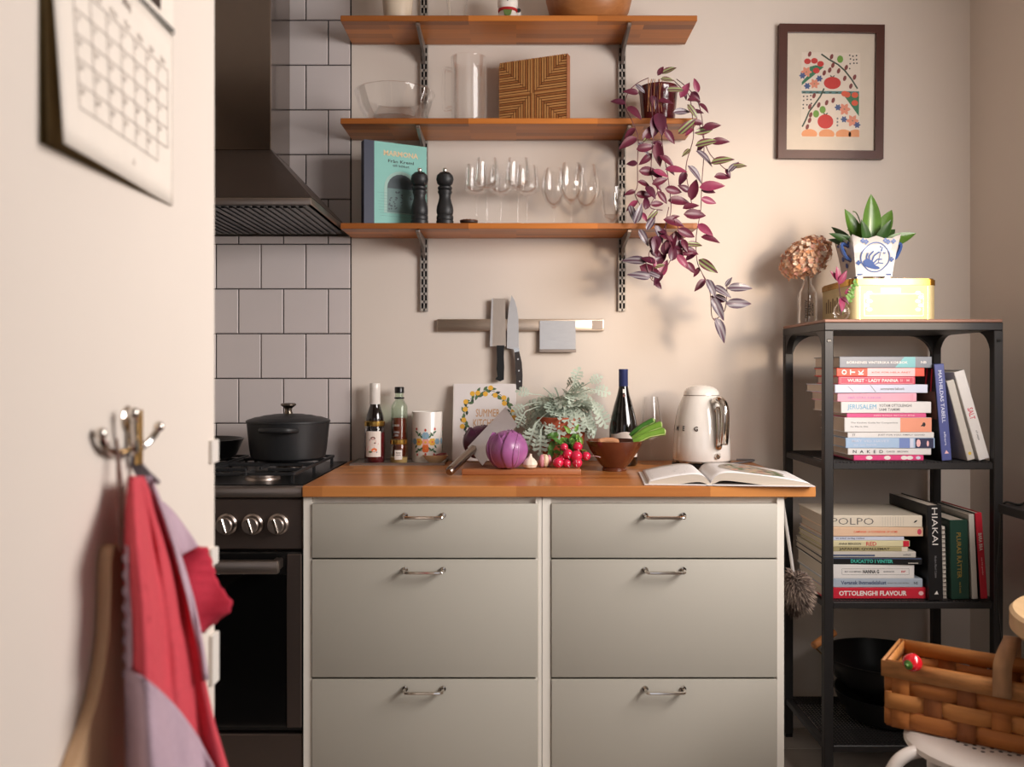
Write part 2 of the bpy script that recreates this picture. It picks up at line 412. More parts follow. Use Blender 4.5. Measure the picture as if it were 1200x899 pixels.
# ---------------------------------------------------------------- drawer cabinets and worktop
FY = 2.265
def cabinet(label, x0, x1, xd0, xd1, xh):
    t = thing('drawer_cabinet', label, 'cabinet', ((x0+x1)/2, 2.57, 0), group='base cabinets under the worktop')
    b = newbm()
    box(b, x0, x0+.016, FY-.010, 2.88, .10, .860); box(b, x1-.016, x1, FY-.010, 2.88, .10, .860)
    box(b, x0+.016, x1-.016, FY+.006, 2.88, .10, .116); box(b, x0+.016, x1-.016, 2.87, 2.88, .116, .860)
    box(b, x0+.016, x1-.016, FY+.005, FY+.05, .840, .860)
    box(b, x0, xd0-.0015, FY-.011, FY+.02, .10, .860); box(b, xd1+.0015, x1, FY-.011, FY+.02, .10, .860)
    cobj('carcass', b, M_carcass, t)
    cobj('plinth', BX(x0, x1, FY+.05, FY+.066, 0, .099), M_front, t)
    for pz0, pz1, ph in ((589.5, 652.5, 605), (654.5, 791.5, 669), (794, 931, 809)):
        z0, z1 = AZ(pz1, FY), AZ(pz0, FY)
        d = cobj('drawer', BX(xd0, xd1, FY-.016, FY+.003, z0, z1, .0018, 2), M_front, t)
        hz = AZ(ph, FY-.03); h = .049
        b = TU(curve([(xh-h, FY-.018, hz), (xh-h, FY-.040, hz-.001), (xh-h+.008, FY-.046, hz-.002), (xh, FY-.047, hz-.002), (xh+h-.008, FY-.046, hz-.002), (xh+h, FY-.040, hz-.001), (xh+h, FY-.018, hz)], 5), .0042, 8)
        for s in (-1, 1): tube(b, [(xh+s*h, FY-.0165, hz), (xh+s*h, FY-.022, hz)], .0075, 12)
        obj('handle', b, M_chrome, d, loc=-t.location)
    return t
cabinet('left sage grey three drawer cabinet standing next to the cooker', -.5515, .066, AX(367, FY), AX(630, FY), AX(498, FY))
cabinet('right sage grey three drawer cabinet standing next to the black bookshelf', .0675, .694, AX(646, FY), AX(908.5, FY), AX(777, FY))
CT = .89
wt = tag(obj('worktop', BX(-.5515, .772, 2.24, WY-.001, .8615, CT, .002), M_counter), 'long oiled wooden worktop over the grey drawer cabinets', 'worktop')

# ---------------------------------------------------------------- wall shelves on slotted rails
def rail(px, label):
    x = AX(px, WY); t = thing('shelf_rail', label, 'rail', (x, WY, AZ(365, WY)), group='slotted rails carrying the shelves')
    z0, z1 = 0, 2.57-AZ(365, WY); b = newbm()
    box(b, -.012, .012, -.004, -.0005, z0, z1)
    obj('back_channel', b, M_blackmetal, t)
    b = newbm()
    for a, c in ((-.0125, -.0095), (-.0022, .0022), (.0095, .0125)): box(b, a, c, -.014, -.004, z0, z1)
    n = int((z1-z0)/.0265)
    for k in range(n+1): box(b, -.0095, .0095, -.014, -.012, z0+k*.0265, z0+k*.0265+.0085)
    obj('slotted_face', b, mat('grey_rail_metal', (176, 170, 162), .45, .4), t)
rail(497.5, 'left slotted metal rail on the wall under the shelves'); rail(728.5, 'right slotted metal rail on the wall beside the trailing plant')
SHX0, SHX1, SHY = -.544, .560, 2.69
SHZ = {}
for nm, pb, thick, label in (('top', 24.6, .0175, 'topmost wooden wall shelf carrying the big wooden bowl'),
                            ('middle', 145, .0175, 'middle wooden wall shelf carrying the glass jug and striped board'),
                            ('bottom', 268, .0175, 'lowest wooden wall shelf carrying the wine glasses and pepper mills')):
    zb = AZ(pb, SHY); SHZ[nm] = zb+thick
    t = thing('wall_shelf', label, 'shelf', (0, WY, zb), group='wooden shelves over the worktop')
    bd = obj('board', BX(SHX0, SHX1, SHY-WY, -.016, 0, thick, .0012), M_shelf, t)
    for px in (497.5, 728.5):
        x = AX(px, WY); 
        b = PR([(-.013, -.001), (-.20, -.001), (-.20, -.010), (-.185, -.016), (-.05, -.036), (-.022, -.062), (-.013, -.066)], x-.0045, x+.0045, 'yz')
        br = obj('bracket', b, mat('bracket_metal', (138, 131, 126), .42, .6), t)
        obj('bracket_tip', BX(x-.0065, x+.0065, -.204, -.188, -.012, -.001, .002), M_steel, br)

# ---------------------------------------------------------------- black metal bookshelf
BX0, BX1, BY0, BY1, BZ = .872, 1.378, 2.46, 2.845, AZ(374, 2.46)
bs = thing('shelf_unit', 'open black metal shelf unit holding cookbooks by the corner', 'shelf unit', ((BX0+BX1)/2, BY1, 0))
P = .026
for x0 in (BX0, BX1-P):
    for y0 in (BY0, BY1-P):
        b = newbm(); box(b, x0, x0+P, y0, y0+P, .012, BZ-.032, .002)
        o = cobj('post', b, M_blackmetal, bs)
        s = newbm(); box(s, x0+.006, x0+P-.006, y0-.0014, y0+.003, BZ-.066, BZ-.056, .002)
        obj('bolt', s, M_black, o, loc=-bs.location)
        obj('foot', BX(x0+.002, x0+P-.002, y0+.002, y0+P-.002, 0, .012), M_black, o, loc=-bs.location)
cobj('top_frame', BX(BX0, BX1, BY0, BY1, BZ-.032, BZ-.009, .002), M_blackmetal, bs)
cobj('top_panel', BX(BX0+.001, BX1-.001, BY0+.001, BY1-.001, BZ-.009, BZ, .002), mat('brown_top_panel', (150, 108, 90), .5, var=.08), bs)
gus = [(0, 0), (.085, 0)]+[(.085-.085*math.sin(a*PI/12), -.085+.085*math.cos(a*PI/12)) for a in range(1, 6)]+[(0, -.085)]
gus = [(0, 0), (.075, 0)]+[(.075*(1-math.sin(k*PI/12)), -.075*(1-math.cos(k*PI/12))) for k in range(1, 6)]+[(0, -.075)]
zt = BZ-.032
for x0 in (BX0+.002, BX1-P+.002):
    for yp, s in ((BY0+P-.002, 1), (BY1-P+.002, -1)):
        cobj('corner_brace', PR([(yp+s*u, zt+v) for u, v in gus], x0, x0+.020, 'yz'), M_blackmetal, bs)
for xp, s in ((BX0+P-.002, 1), (BX1-P+.002, -1)):
    cobj('corner_brace', PR([(xp+s*u, zt+v) for u, v in gus], BY1-.022, BY1-.006, 'xz'), M_blackmetal, bs)
SZ = {'upper': AZ(541, 2.47), 'lower': AZ(704, 2.47), 'ground': .128}
for nm in ('upper', 'lower', 'ground'):
    z = SZ[nm]; b = newbm(); x0, x1, y0, y1 = BX0+P, BX1-P, BY0+.004, BY1-.004
    box(b, x0, x1, y0, y0+.02, z-.022, z-.003, .002); box(b, x0, x1, y1-.02, y1, z-.022, z-.003, .002)
    for xa in (BX0+.003, BX1-P+.003): box(b, xa, xa+.022, BY0+P, BY1-P, z-.022, z-.003, .002)
    f = cobj('shelf_frame', b, M_blackmetal, bs)
    b = newbm()
    n = 44
    for k in range(n): xk = x0+(k+.5)*(x1-x0)/n; box(b, xk-.0028, xk+.0028, y0+.006, y1-.006, z-.003, z-.001)
    for k in range(30): yk = y0+.006+(k+.5)*(y1-y0-.012)/30; box(b, x0-.002, x1+.002, yk-.0026, yk+.0026, z-.0015, z-.0004)
    cobj('wire_mesh', b, M_blackmetal, bs, kind='stuff')

# black shelf on the right wall at the frame's edge, with its cable
ws = thing('side_shelf', 'black wall shelf at the right edge of the photo, in front of the black unit', 'shelf', (RX-.001, 2.2, .80))
cobj('board', BX(1.315, RX-.001, 1.95, 2.375, .800, .824, .002), M_blackmetal, ws)
for y in (2.0, 2.33): cobj('bracket', PR([(RX-.001, .80), (1.36, .80), (1.36, .793), (RX-.016, .72), (RX-.001, .70)], y-.004, y+.004, 'xz'), M_blackmetal, ws)
c = obj('power_cable', TU(curve([(1.45, 2.20, .83), (1.40, 2.25, .86), (1.37, 2.30, .852), (1.35, 2.33, .8285), (1.335, 2.372, .8285), (1.330, 2.383, .80), (1.325, 2.385, .70), (1.318, 2.385, .60), (1.33, 2.387, .45), (1.37, 2.39, .2), (1.42, 2.39, .006)], 6), .0032, 6), M_black)
tag(c, 'thin black cable hanging down from the black wall shelf', 'cable')
# ---------------------------------------------------------------- things on the top shelf
TZ, MZ, LZ = SHZ['top'], SHZ['middle'], SHZ['bottom']
t = tag(obj('vase', LA([(0, 0), (.036, 0), (.044, .03), (.050, .10), (.047, .16), (.042, .17), (.040, .168), (.045, .10), (.03, .02), (0, .015)], 32), M_cream, None, (AX(466, 2.78), 2.78, TZ)), 'cream glazed vase standing at left on the topmost shelf', 'vase')
t = tag(obj('tumbler', LA([(0, 0), (.028, 0), (.033, .05), (.037, .10), (.0365, .13), (.035, .13), (.0355, .10), (.0305, .05), (.026, .006), (0, .006)], 32), M_glass, None, (AX(535.5, 2.78), 2.78, TZ)), 'clear glass tumbler standing beside the cat figurine', 'glass')
c = thing('cat_figurine', 'small white cat figurine with a red collar on the topmost shelf', 'figurine', (AX(595, 2.775), 2.775, TZ))
obj('body', lathe(newbm(), [(0, 0), (.030, 0), (.034, .012), (.032, .03), (.027, .045), (.026, .05), (.032, .062), (.033, .078), (.026, .094), (0, .10)], 24, sy=.85), M_white, c)
for s in (-1, 1):
    obj('ear', PR([(s*.012, .088), (s*.03, .080), (s*.028, .108)], -.006, .006), M_white, c)
    obj('front_paw', ball(newbm(), (s*.019, -.024, .010), .010, .012, .009), M_white, c)
b = ball(newbm(), (.033, .012, .035), .010, .012, .028); obj('tail', b, M_white, c)
art('tail_spot', [(INK, ell(0, 0, .007, .007))], c, lambda u, v, h: (.035+u, -.0015-h, .05+v))
obj('collar', LA([(.0265, .044), (.031, .045), (.031, .052), (.0265, .053)], 24, sy=.88), flat('collar_red', (176, 26, 30)), c)
obj('bib', PR([(-.014, .040), (.014, .040), (.010, .026), (0, .020), (-.010, .026)], -.033, -.027), flat('bib_green', (96, 120, 60)), c)
art('face_marks', [(INK, ell(-.011, .078, .003, .004)), (INK, ell(.011, .078, .003, .004)), (INK, ell(0, .07, .002, .0015))], c, lambda u, v, h: (u, -.0285-h, v))
t = thing('fruit_bowl', 'large turned wooden bowl standing at right on the topmost shelf', 'bowl', (AX(690, 2.79), 2.79, TZ))
obj('bowl', LA([(0, 0), (.085, 0), (.10, .008), (.128, .05), (.138, .09), (.134, .10), (.128, .095), (.118, .05), (.085, .014), (0, .012)], 48), M_bowlwood, t)

# ---------------------------------------------------------------- middle shelf
x = AX(463.5, 2.79)
tag(obj('glass_bowl', LA([(0, 0), (.075, 0), (.088, .010), (.110, .045), (.126, .096), (.1285, .0985), (.1275, .1005), (.124, .0995), (.107, .046), (.085, .014), (0, .005)], 48), M_glass, None, (x, 2.77, MZ)), 'wide clear glass bowl on the middle shelf by the left rail', 'bowl')
j = thing('glass_jug', 'tall clear glass jug with a side handle on the middle shelf', 'jug', (AX(549, 2.79), 2.79, MZ))
obj('body', LA([(0, 0), (.055, 0), (.0575, .004), (.0575, .215), (.0585, .218), (.0575, .2205), (.0558, .219), (.0560, .008), (0, .008)], 40), M_glass, j)
b = TU(curve([(-.056, 0, .185), (-.072, 0, .188), (-.079, 0, .178), (-.080, 0, .12), (-.079, 0, .066), (-.073, 0, .056), (-.056, 0, .06)], 6), .0055, 10)
obj('handle', b, M_glass, j)
for z in (.185, .06): obj('handle_joint', TU([(-.054, 0, z), (-.068, 0, z)], .008, 12), M_glass, j)
# striped end-grain board, leaning with its right end nearer
W, H, D = .232, .222, .024
bx = thing('striped_board', 'thick square chopping board of striped end grain on the middle shelf', 'chopping board', (AX(624, 2.77), 2.795, MZ))
bx.rotation_euler = (0, 0, R(-22)); obj('core', BX(-W/2, W/2, 0, D, 0, H, .002), M_grain_d, bx)
b1, b2 = newbm(), newbm(); n = 14; s = W/2/n; Lz = H/2/n
for qx in (-1, 1):
    for qz in (-1, 1):
        for k in range(n):          # nested right angles in each quarter, corners on the line to the board's corner
            g = b1 if (k*7+qx+2*qz) % 3 == 0 else b2
            xs = sorted((qx*k*s, qx*(k+.66)*s)); zs = sorted((H/2+qz*k*Lz, H/2+qz*H/2))
            box(g, xs[0], xs[1], -.002, .0005, zs[0], zs[1])
            zs = sorted((H/2+qz*k*Lz, H/2+qz*(k+.66)*Lz)); xs = sorted((qx*(k+1)*s, qx*W/2))
            if k < n-1: box(g, xs[0], xs[1], -.002, .0005, zs[0], zs[1])
obj('light_strips', b2, M_grain_l, bx, kind='stuff'); obj('dark_strips', b1, mat('end_grain_mid', (164, 106, 56), .5, var=.12, scale=60), bx, kind='stuff')
obj('end_strip', BX(W/2, W/2+.004, -.003, D, 0, H, .001), M_board, bx)

# ---------------------------------------------------------------- lowest shelf
def board_book(name, label, Wd, H, T, loc, rz, cover, spine_m, lean=0):
    """book standing on its tail with the cover towards the camera: x from the spine, y into the book"""
    t = thing(name, label, 'book', loc); t.rotation_euler = (-lean, 0, rz)
    obj('front_cover', BX(0, Wd, -T/2, -T/2+.003, 0, H, .0008), cover, t)
    obj('back_cover', BX(0, Wd, T/2-.003, T/2, 0, H, .0008), cover, t)
    obj('spine', BX(-.003, .0005, -T/2, T/2, 0, H, .0012), spine_m, t)
    obj('pages', BX(.001, Wd-.004, -T/2+.003, T/2-.003, .003, H-.003), M_pageedge, t)
    return t
teal = flat('teal_cloth', (126, 186, 176)); navy = flat('navy_cloth', (38, 44, 66))
bk = board_book('cookbook', 'pale teal cookbook with a navy cloth spine standing on the lowest shelf', .205, .262, .030, (AX(422, 2.69)+.006, 2.715, LZ), R(27), teal, navy)
obj('spine_wrap', BX(-.0032, .030, -.0158, -.0150, 0, .262), navy, bk)
T_ = -.0152
text('cover_title', 'MARMONA', flat('pale_gold_ink', (214, 190, 150)), bk, (.118, T_-.0004, .228), (PI/2, 0, 0), w=.115, h=.017, bold=.03)
text('cover_subtitle', 'Från Kreml', INK, bk, (.118, T_-.0004, .204), (PI/2, 0, 0), w=.085, h=.010)
text('cover_subtitle', 'till köket', INK, bk, (.118, T_-.0004, .191), (PI/2, 0, 0), w=.055, h=.008)
dk = flat('etching_dark', (58, 72, 78)); md = flat('etching_mid', (98, 128, 126)); lt = flat('etching_light', (150, 186, 176))
arch = lambda r, z0, z1: [(.118-r, z0), (.118+r, z0), (.118+r, z1)]+[(.118+r*math.cos(k*PI/10), z1+r*math.sin(k*PI/10)) for k in range(1, 10)]+[(.118-r, z1)]
sh = [(lt, arch(.056, .040, .118)), (md, arch(.046, .042, .118)), (dk, [(.072, .118), (.164, .118)]+[(.118+.046*math.cos(k*PI/10), .118+.046*math.sin(k*PI/10)) for k in range(1, 10)])]
rng = random.Random(4)
for k in range(34): sh.append((dk if k % 3 else lt, ell(.118+rng.uniform(-.040, .040), .050+rng.random()*.062, rng.uniform(.002, .006), rng.uniform(.001, .0035), 6, rng.random()*3)))
for k in range(9): sh += [(md, p) for p in stroke([(.05-rng.random()*.01, .030+k*.009), (.19, .030+k*.009)], .0006)]
art('cover_etching', sh, bk, lambda u, v, h: (u, T_-.0002-h, v), lift=.0002)

mill_prof = [(0, 0), (.0268, 0), (.0272, .010), (.0250, .0125), (.0266, .017), (.0262, .025), (.0236, .029), (.0258, .034), (.0266, .044), (.0250, .056), (.0205, .070), (.0178, .082), (.0186, .092), (.0222, .099), (.0222, .103), (.0190, .106), (.0226, .110), (.0226, .115), (.0176, .120)]
mill_head = [(.0180, .121), (.0240, .127), (.0272, .140), (.0250, .152), (.016, .161), (.006, .164), (0, .164)]
m1, m2 = mesh(LA(mill_prof, 28), M_iron), mesh(LA(mill_head, 28), M_iron)
m3 = mesh(LA([(0, .163), (.0045, .163), (.007, .169), (.006, .175), (0, .177)], 16), M_chrome)
for px, lab in ((492.5, 'black turned pepper mill standing against the teal cookbook'), (522, 'black turned pepper mill standing clear of the book, nearer the wine glasses')):
    t = thing('pepper_mill', lab, 'pepper mill', (AX(px, 2.735), 2.715, LZ), group='pepper mills on the lowest shelf')
    obj('body', m1, None, t); obj('head', m2, None, t); obj('screw', m3, None, t)
t = thing('coil_dish', 'small dark carved wooden dish between pepper mill and wine glasses', 'dish', (AX(549.5, 2.74), 2.74, LZ))
obj('dish', LA([(0, 0), (.018, 0), (.027, .008), (.028, .013), (.025, .013), (.016, .005), (0, .004)], 24), flat('dark_wood', (60, 42, 32)), t)
obj('rim_twist', TU([(.0265*math.cos(a*PI/16), .0265*math.sin(a*PI/16), .014+.0012*(a % 2)) for a in range(32)], .0022, 6, closed=True), M_grain_d, t)

def glass_meshes(prof_bowl, stem_h, foot_r):
    a = mesh(LA(prof_bowl, 40), M_glass)
    s = mesh(LA([(.0038, .006), (.0032, .02), (.0030, stem_h*.5), (.0034, stem_h-.006), (.007, stem_h)], 14), M_glass)
    f = mesh(LA([(0, 0), (foot_r, 0), (foot_r, .0015), (.01, .004), (.0038, .007)], 36), M_glass)
    return a, s, f
def bowlA(h, s):  # angular bowl with a flat bottom
    return [(0, s), (.006, s+.001), (.030, s+.012), (.040, s+.020), (.0415, s+.026), (.038, s+.06), (.0335, h), (.0328, h), (.0372, s+.06), (.0405, s+.027), (.029, s+.014), (0, s+.004)]
def bowlB(h, s, k=1.0):  # round bowl
    return [(0, s), (.008, s+.001), (.026*k, s+.018), (.039*k, s+.048), (.041*k, s+.065), (.037*k, s+.10), (.030*k, h), (.0292*k, h), (.0362*k, s+.10), (.0402*k, s+.065), (.038*k, s+.048), (.025*k, s+.02), (0, s+.004)]
GA = glass_meshes(bowlA(.207, .108), .108, .037); GB = glass_meshes(bowlB(.192, .066), .066, .036); GC = glass_meshes(bowlB(.207, .064, 1.12), .064, .038)
for G, px, y, lab in ((GA, 558.4, 2.81, 'angular wine glass in the back row, closest to the pepper mills'),
                      (GA, 570.7, 2.728, 'angular wine glass in the front row, closest to the pepper mills'),
                      (GA, 587, 2.825, 'angular wine glass in the back row between the two front angular glasses'),
                      (GA, 607, 2.728, 'angular wine glass in the front row, second from the pepper mills'),
                      (GA, 617.5, 2.825, 'angular wine glass in the back row, furthest from the pepper mills'),
                      (GB, 649, 2.80, 'smallest round wine glass, just right of the angular ones'),
                      (GB, 669.5, 2.728, 'round wine glass in the front row, between two other round ones'),
                      (GC, 687, 2.815, 'largest round wine glass in the back row near the right rail')):
    t = thing('wine_glass', lab, 'wine glass', (AX(px, y), y, LZ), group='wine glasses on the lowest shelf')
    for n, me in zip(('bowl', 'stem', 'foot'), G): obj(n, me, None, t)
t = thing('stemless_glass', 'short clear glass with flaring sides in front of the right rail', 'glass', (AX(717, 2.75), 2.75, LZ))
obj('cup', LA([(0, .012), (.010, .013), (.028, .032), (.036, .062), (.034, .085), (.040, .118), (.0392, .118), (.0330, .085), (.035, .062), (.027, .034), (0, .018)], 36), M_glass, t)
obj('foot', LA([(0, 0), (.028, 0), (.028, .002), (.006, .006), (.005, .012)], 30), M_glass, t)

# ---------------------------------------------------------------- magnetic knife rack
KY = WY-.018
k = thing('knife_rack', 'brushed steel magnetic knife rack on the wall under the shelves', 'knife rack', (AX(610, KY), WY, AZ(381, KY)))
x0, x1 = AX(512, KY)-AX(610, KY), AX(708, KY)-AX(610, KY); h = .0205
b = BX(x0, x1, -.018, -.0005, -h, h, .004, 2)
obj('bar', b, mat('warm_brushed_steel', (214, 198, 182), .34, 1, var=.08, scale=12, stretch=(3, 30, 30)), k)
obj('end_cap', BX(x1-.040, x1-.005, -.0195, -.0178, -h+.006, h-.005, .0006), M_steel, k)
steelb = mat('blade_steel', (226, 220, 214), .24, 1, var=.05, scale=25, stretch=(1, 1, 6)); satin = mat('satin_blade', (212, 198, 184), .32, 1, var=.06, scale=30, stretch=(10, 1, 1))
def P2(pts, y, o): return [(AX(px, y)-o.x, AZ(py, y)-o.z) for px, py in pts]
y = KY-.002
o = Vector((AX(583, y), y, AZ(381, y)))
kn = thing('vegetable_knife', 'square-ended knife with black handle on the rack, left of the pointed one', 'knife', o)
obj('blade', PR(P2([(576, 350), (592, 350), (593, 406), (574, 406)], y, o), -.002, .0008), satin, kn)
obj('spine', PR(P2([(576, 350), (578, 350), (577, 406), (574, 406)], y, o), -.0032, -.0015), steelb, kn)
obj('handle', PR(P2([(582, 405), (591, 405), (590.5, 418), (591, 430), (590.5, 445), (586, 447), (580.5, 444.5), (583, 441), (582, 432), (582.5, 420)], y, o), -.009, .004), M_black, kn)
o = Vector((AX(601, y), y, AZ(381, y)))
kn = thing('chef_knife', "pointed chef's knife with riveted handle on the magnetic rack", 'knife', o)
obj('blade', PR(P2([(599.5, 346), (603, 352), (606, 362), (607.5, 375), (608, 408), (603, 410), (600, 409), (594, 408), (594.5, 380), (596, 362)], y, o), -.002, .0008), steelb, kn)
obj('bolster', PR(P2([(602, 408), (608.5, 408), (608.5, 413), (603, 414)], y, o), -.007, .003), M_chrome, kn)
hn = obj('handle', PR(P2([(603, 413), (608.5, 412), (611.5, 425), (612.5, 440), (612, 453), (609, 457.5), (605, 456), (604.5, 440)], y, o), -.009, .004), flat('dark_grey_handle', (48, 42, 42)), kn)
for px, py in ((607, 421), (608, 434.5), (609, 447)):
    u, v = P2([(px, py)], y, o)[0]; obj('rivet', LA([(0, 0), (.0032, 0), (.003, .0012), (0, .0014)], 10), M_chrome, hn, (u, -.009, v), (PI/2, 0, 0))
o = Vector((AX(653, y), y, AZ(381, y)))
kn = thing('dough_scraper', 'square steel scraper blade hanging from the right part of the knife rack', 'scraper', o)
obj('blade', PR(P2([(632.5, 376), (674.5, 376), (674.5, 410), (632.5, 410)], y, o), -.003, .0008), steelb, kn)
obj('grip', BX(*[AX(632, y)-o.x, AX(675, y)-o.x, -.007, .003, AZ(413, y)-o.z, AZ(409.5, y)-o.z], .001), M_steel, kn)

# ---------------------------------------------------------------- framed print
FYf = WY-.020
pf = thing('framed_print', 'tomato and flower print in a brown wooden frame', 'picture', (AX(971.5, WY), WY, AZ(109.5, WY)))
pf.rotation_euler = (0, R(.6), 0)
Wf, Hf, bw = .348, .444, .027
fr = mat('brown_frame_wood', (76, 36, 25), .42, var=.15, scale=8, coat=.1)
for nm, poly in (('l', [(-Wf/2, -Hf/2), (-Wf/2, Hf/2), (-Wf/2+bw, Hf/2-bw), (-Wf/2+bw, -Hf/2+bw)]), ('r', [(Wf/2, -Hf/2), (Wf/2, Hf/2), (Wf/2-bw, Hf/2-bw), (Wf/2-bw, -Hf/2+bw)]),
                 ('t', [(-Wf/2, Hf/2), (Wf/2, Hf/2), (Wf/2-bw, Hf/2-bw), (-Wf/2+bw, Hf/2-bw)]), ('b', [(-Wf/2, -Hf/2), (Wf/2, -Hf/2), (Wf/2-bw, -Hf/2+bw), (-Wf/2+bw, -Hf/2+bw)])):
    obj('frame_bar', PR(poly, -.024, -.001), fr, pf)
obj('mat_board', BX(-Wf/2+bw-.002, Wf/2-bw+.002, -.012, -.006, -Hf/2+bw-.002, Hf/2-bw+.002), flat('mount_board', (228, 214, 196)), pf)
KP = WY/FPX/4.993; U0, V0 = (971.5-900)*4.993, (109.5-20)*4.993
red, dred, grn, lgrn, dgrn, pink, blu, org, maroon = [flat('print_'+n, c) for n, c in (('red', (206, 48, 44)), ('deep_red', (176, 40, 42)), ('green', (44, 120, 84)), ('lime', (112, 160, 60)), ('dark_green', (44, 66, 48)), ('pink', (230, 148, 120)), ('blue', (64, 88, 140)), ('orange', (236, 160, 108)), ('maroon', (128, 52, 50)))]
paper = flat('print_paper', (236, 222, 206))
S = [(paper, rect(188, 215, 530, 708))]
def flower(cx, cy, r, c1, c2):
    S.extend([(c1, leafp(cx+r*.55*math.cos(k*PI/3), cy+r*.55*math.sin(k*PI/3), r, r*.6, k*PI/3)) for k in range(6)]); S.append((c2, ell(cx, cy, r*.22, r*.22, 8)))
S.append((grn, [(190, 408), (318, 300), (270, 290), (235, 300), (235, 340), (190, 388)])); S.append((grn, [(425, 450), (525, 585), (525, 450)]))
S.append((mat('print_teal', (84, 130, 130), .6), rect(190, 440, 525, 456)))
for k in range(9): S.append((dgrn, ell(205+k*38, 449, 10, 4, 6)))
for cx, cy in ((222, 268), (262, 265), (298, 282), (274, 322), (455, 460), (500, 462), (500, 508), (440, 455)): S.append((red if cy < 400 else mat('print_coral', (226, 92, 62), .6), ell(cx, cy, 20, 17, 10)))
for cx, cy, rr in ((216, 330, 32), (264, 398, 30), (440, 545, 36), (488, 612, 36)): flower(cx, cy, rr, pink, grn)
for cx, cy in ((222, 412), (292, 368), (194, 352), (402, 535), (438, 604), (515, 636)): flower(cx, cy, 20, blu, blu)
for pts in ([(302, 225), (345, 255), (400, 285), (440, 320), (480, 370), (515, 425)], [(320, 425), (300, 470), (265, 520), (235, 560), (215, 610), (195, 650)]): S.extend([(dgrn, p) for p in stroke(pts, 9)])
for cx, cy in ((362, 240), (370, 290), (404, 322), (448, 302), (440, 365), (497, 358), (476, 410), (352, 318), (320, 335), (262, 468), (290, 522), (238, 532), (244, 580), (238, 612), (225, 650), (336, 508), (374, 494), (234, 226)):
    S.append((maroon, ell(cx, cy, 10, 17, 8, .3)))
for cx, cy, a in ((412, 254, 0), (275, 574, 0), (313, 549, 0)): S.append((lgrn, ell(cx, cy, 18, 22, 10)))
for cx, cy, rx, ry in ((368, 393, 50, 36), (330, 618, 46, 42)):
    S.append((red, ell(cx, cy, rx, ry, 18)))
    for k in range(5): S.append((dgrn, leafp(cx+10*math.cos(k*1.26+.3), cy-ry+4+6*math.sin(k*1.26+.3), 26, 8, k*1.26+.3)))
for k, cx in enumerate((237, 338, 436, 510)): S.append((org, [(max(190, min(528, u)), min(706, v)) for u, v in ell(cx, 692, 46, 30, 14)]))
rng = random.Random(9)
for bx_, by_ in ((460, 232), (193, 470)):
    for k in range(10): S.append((INK, ell(bx_+8+(k % 3)*22+rng.uniform(-5, 5)*(1 if bx_ > 400 else .5), by_+(k//3)*24+rng.uniform(-5, 5), 5, 5, 6)))
for v_ in (600, 620, 640): S.append((INKG, ell(400, v_, 6, 7, 6)))
art('print', S, pf, lambda u, v, h: ((u-U0)*KP, -.0122-h, -(v-V0)*KP), lift=.00005)
obj('glazing', BX(-Wf/2+bw-.001, Wf/2-bw+.001, -.0175, -.0165, -Hf/2+bw-.001, Hf/2-bw+.001), M_glass, pf)
# ---------------------------------------------------------------- things on the cooker
po = thing('dutch_oven', 'black cast iron pot with lid and metal knob standing on the cooker', 'pot', (AX(336, 2.62), 2.64, .9197))
obj('body', LA([(0, 0), (.100, 0), (.110, .008), (.114, .03), (.121, .100), (.1225, .112), (.118, .112), (.110, .03), (.098, .01), (0, .008)], 56), M_iron, po)
ld = obj('lid', LA([(.116, .112), (.1245, .113), (.1245, .118), (.120, .121), (.100, .128), (.098, .1265), (.072, .1335), (.070, .132), (.045, .137), (0, .139)], 56), M_iron, po)
obj('knob', LA([(0, .138), (.013, .138), (.010, .148), (.012, .156), (.023, .164), (.023, .168), (.018, .1705), (0, .171)], 28), mat('aged_steel_knob', (110, 100, 90), .28, 1), ld)
for s in (-1, 1):
    b = TU(curve([(-.055, s*.108, .094), (-.045, s*.130, .095), (-.025, s*.145, .096), (.025, s*.145, .096), (.045, s*.130, .095), (.055, s*.108, .094)], 5), .0075, 10, flat=.7)
    obj('side_handle', b, M_iron, po)
pn = thing('frying_pan', 'black frying pan half hidden by the wall on the cooker', 'pan', (-.982, 2.665, .9197))
obj('pan', LA([(0, 0), (.105, 0), (.118, .008), (.141, .058), (.143, .060), (.139, .060), (.115, .011), (0, .006)], 48), M_black, pn)
obj('handle', TU(curve([(-.13, -.01, .052), (-.18, -.02, .062), (-.26, -.04, .075), (-.33, -.055, .078)], 5), [.010]*3+[.011]*13, 10, flat=1.4), M_black, pn)

# ---------------------------------------------------------------- worktop, left: tray with bottles
tr = thing('tray', 'small dark metal serving tray under the bottles and jars', 'tray', (0, 0, CT+.0006))
tx0, tx1, ty0, ty1 = AX(410, 2.745), AX(521, 2.745), 2.742, 2.89
obj('base', BX(tx0, tx1, ty0, ty1, 0, .003), mat('patterned_tray', (200, 192, 182), .35, var=.4, scale=30), tr)
b = newbm()
for a in ((tx0, tx1, ty0, ty0+.004), (tx0, tx1, ty1-.004, ty1), (tx0, tx0+.004, ty0, ty1), (tx1-.004, tx1, ty0, ty1)): box(b, *a, .0, .0075, .001)
obj('rim', b, M_steel, tr)
TZc = CT+.0006+.003
def cyl_map(r, z0=0, phi0=-PI/2): return lambda u, v, h=0: ((r+h)*math.cos(phi0+u/r), (r+h)*math.sin(phi0+u/r), z0+v)
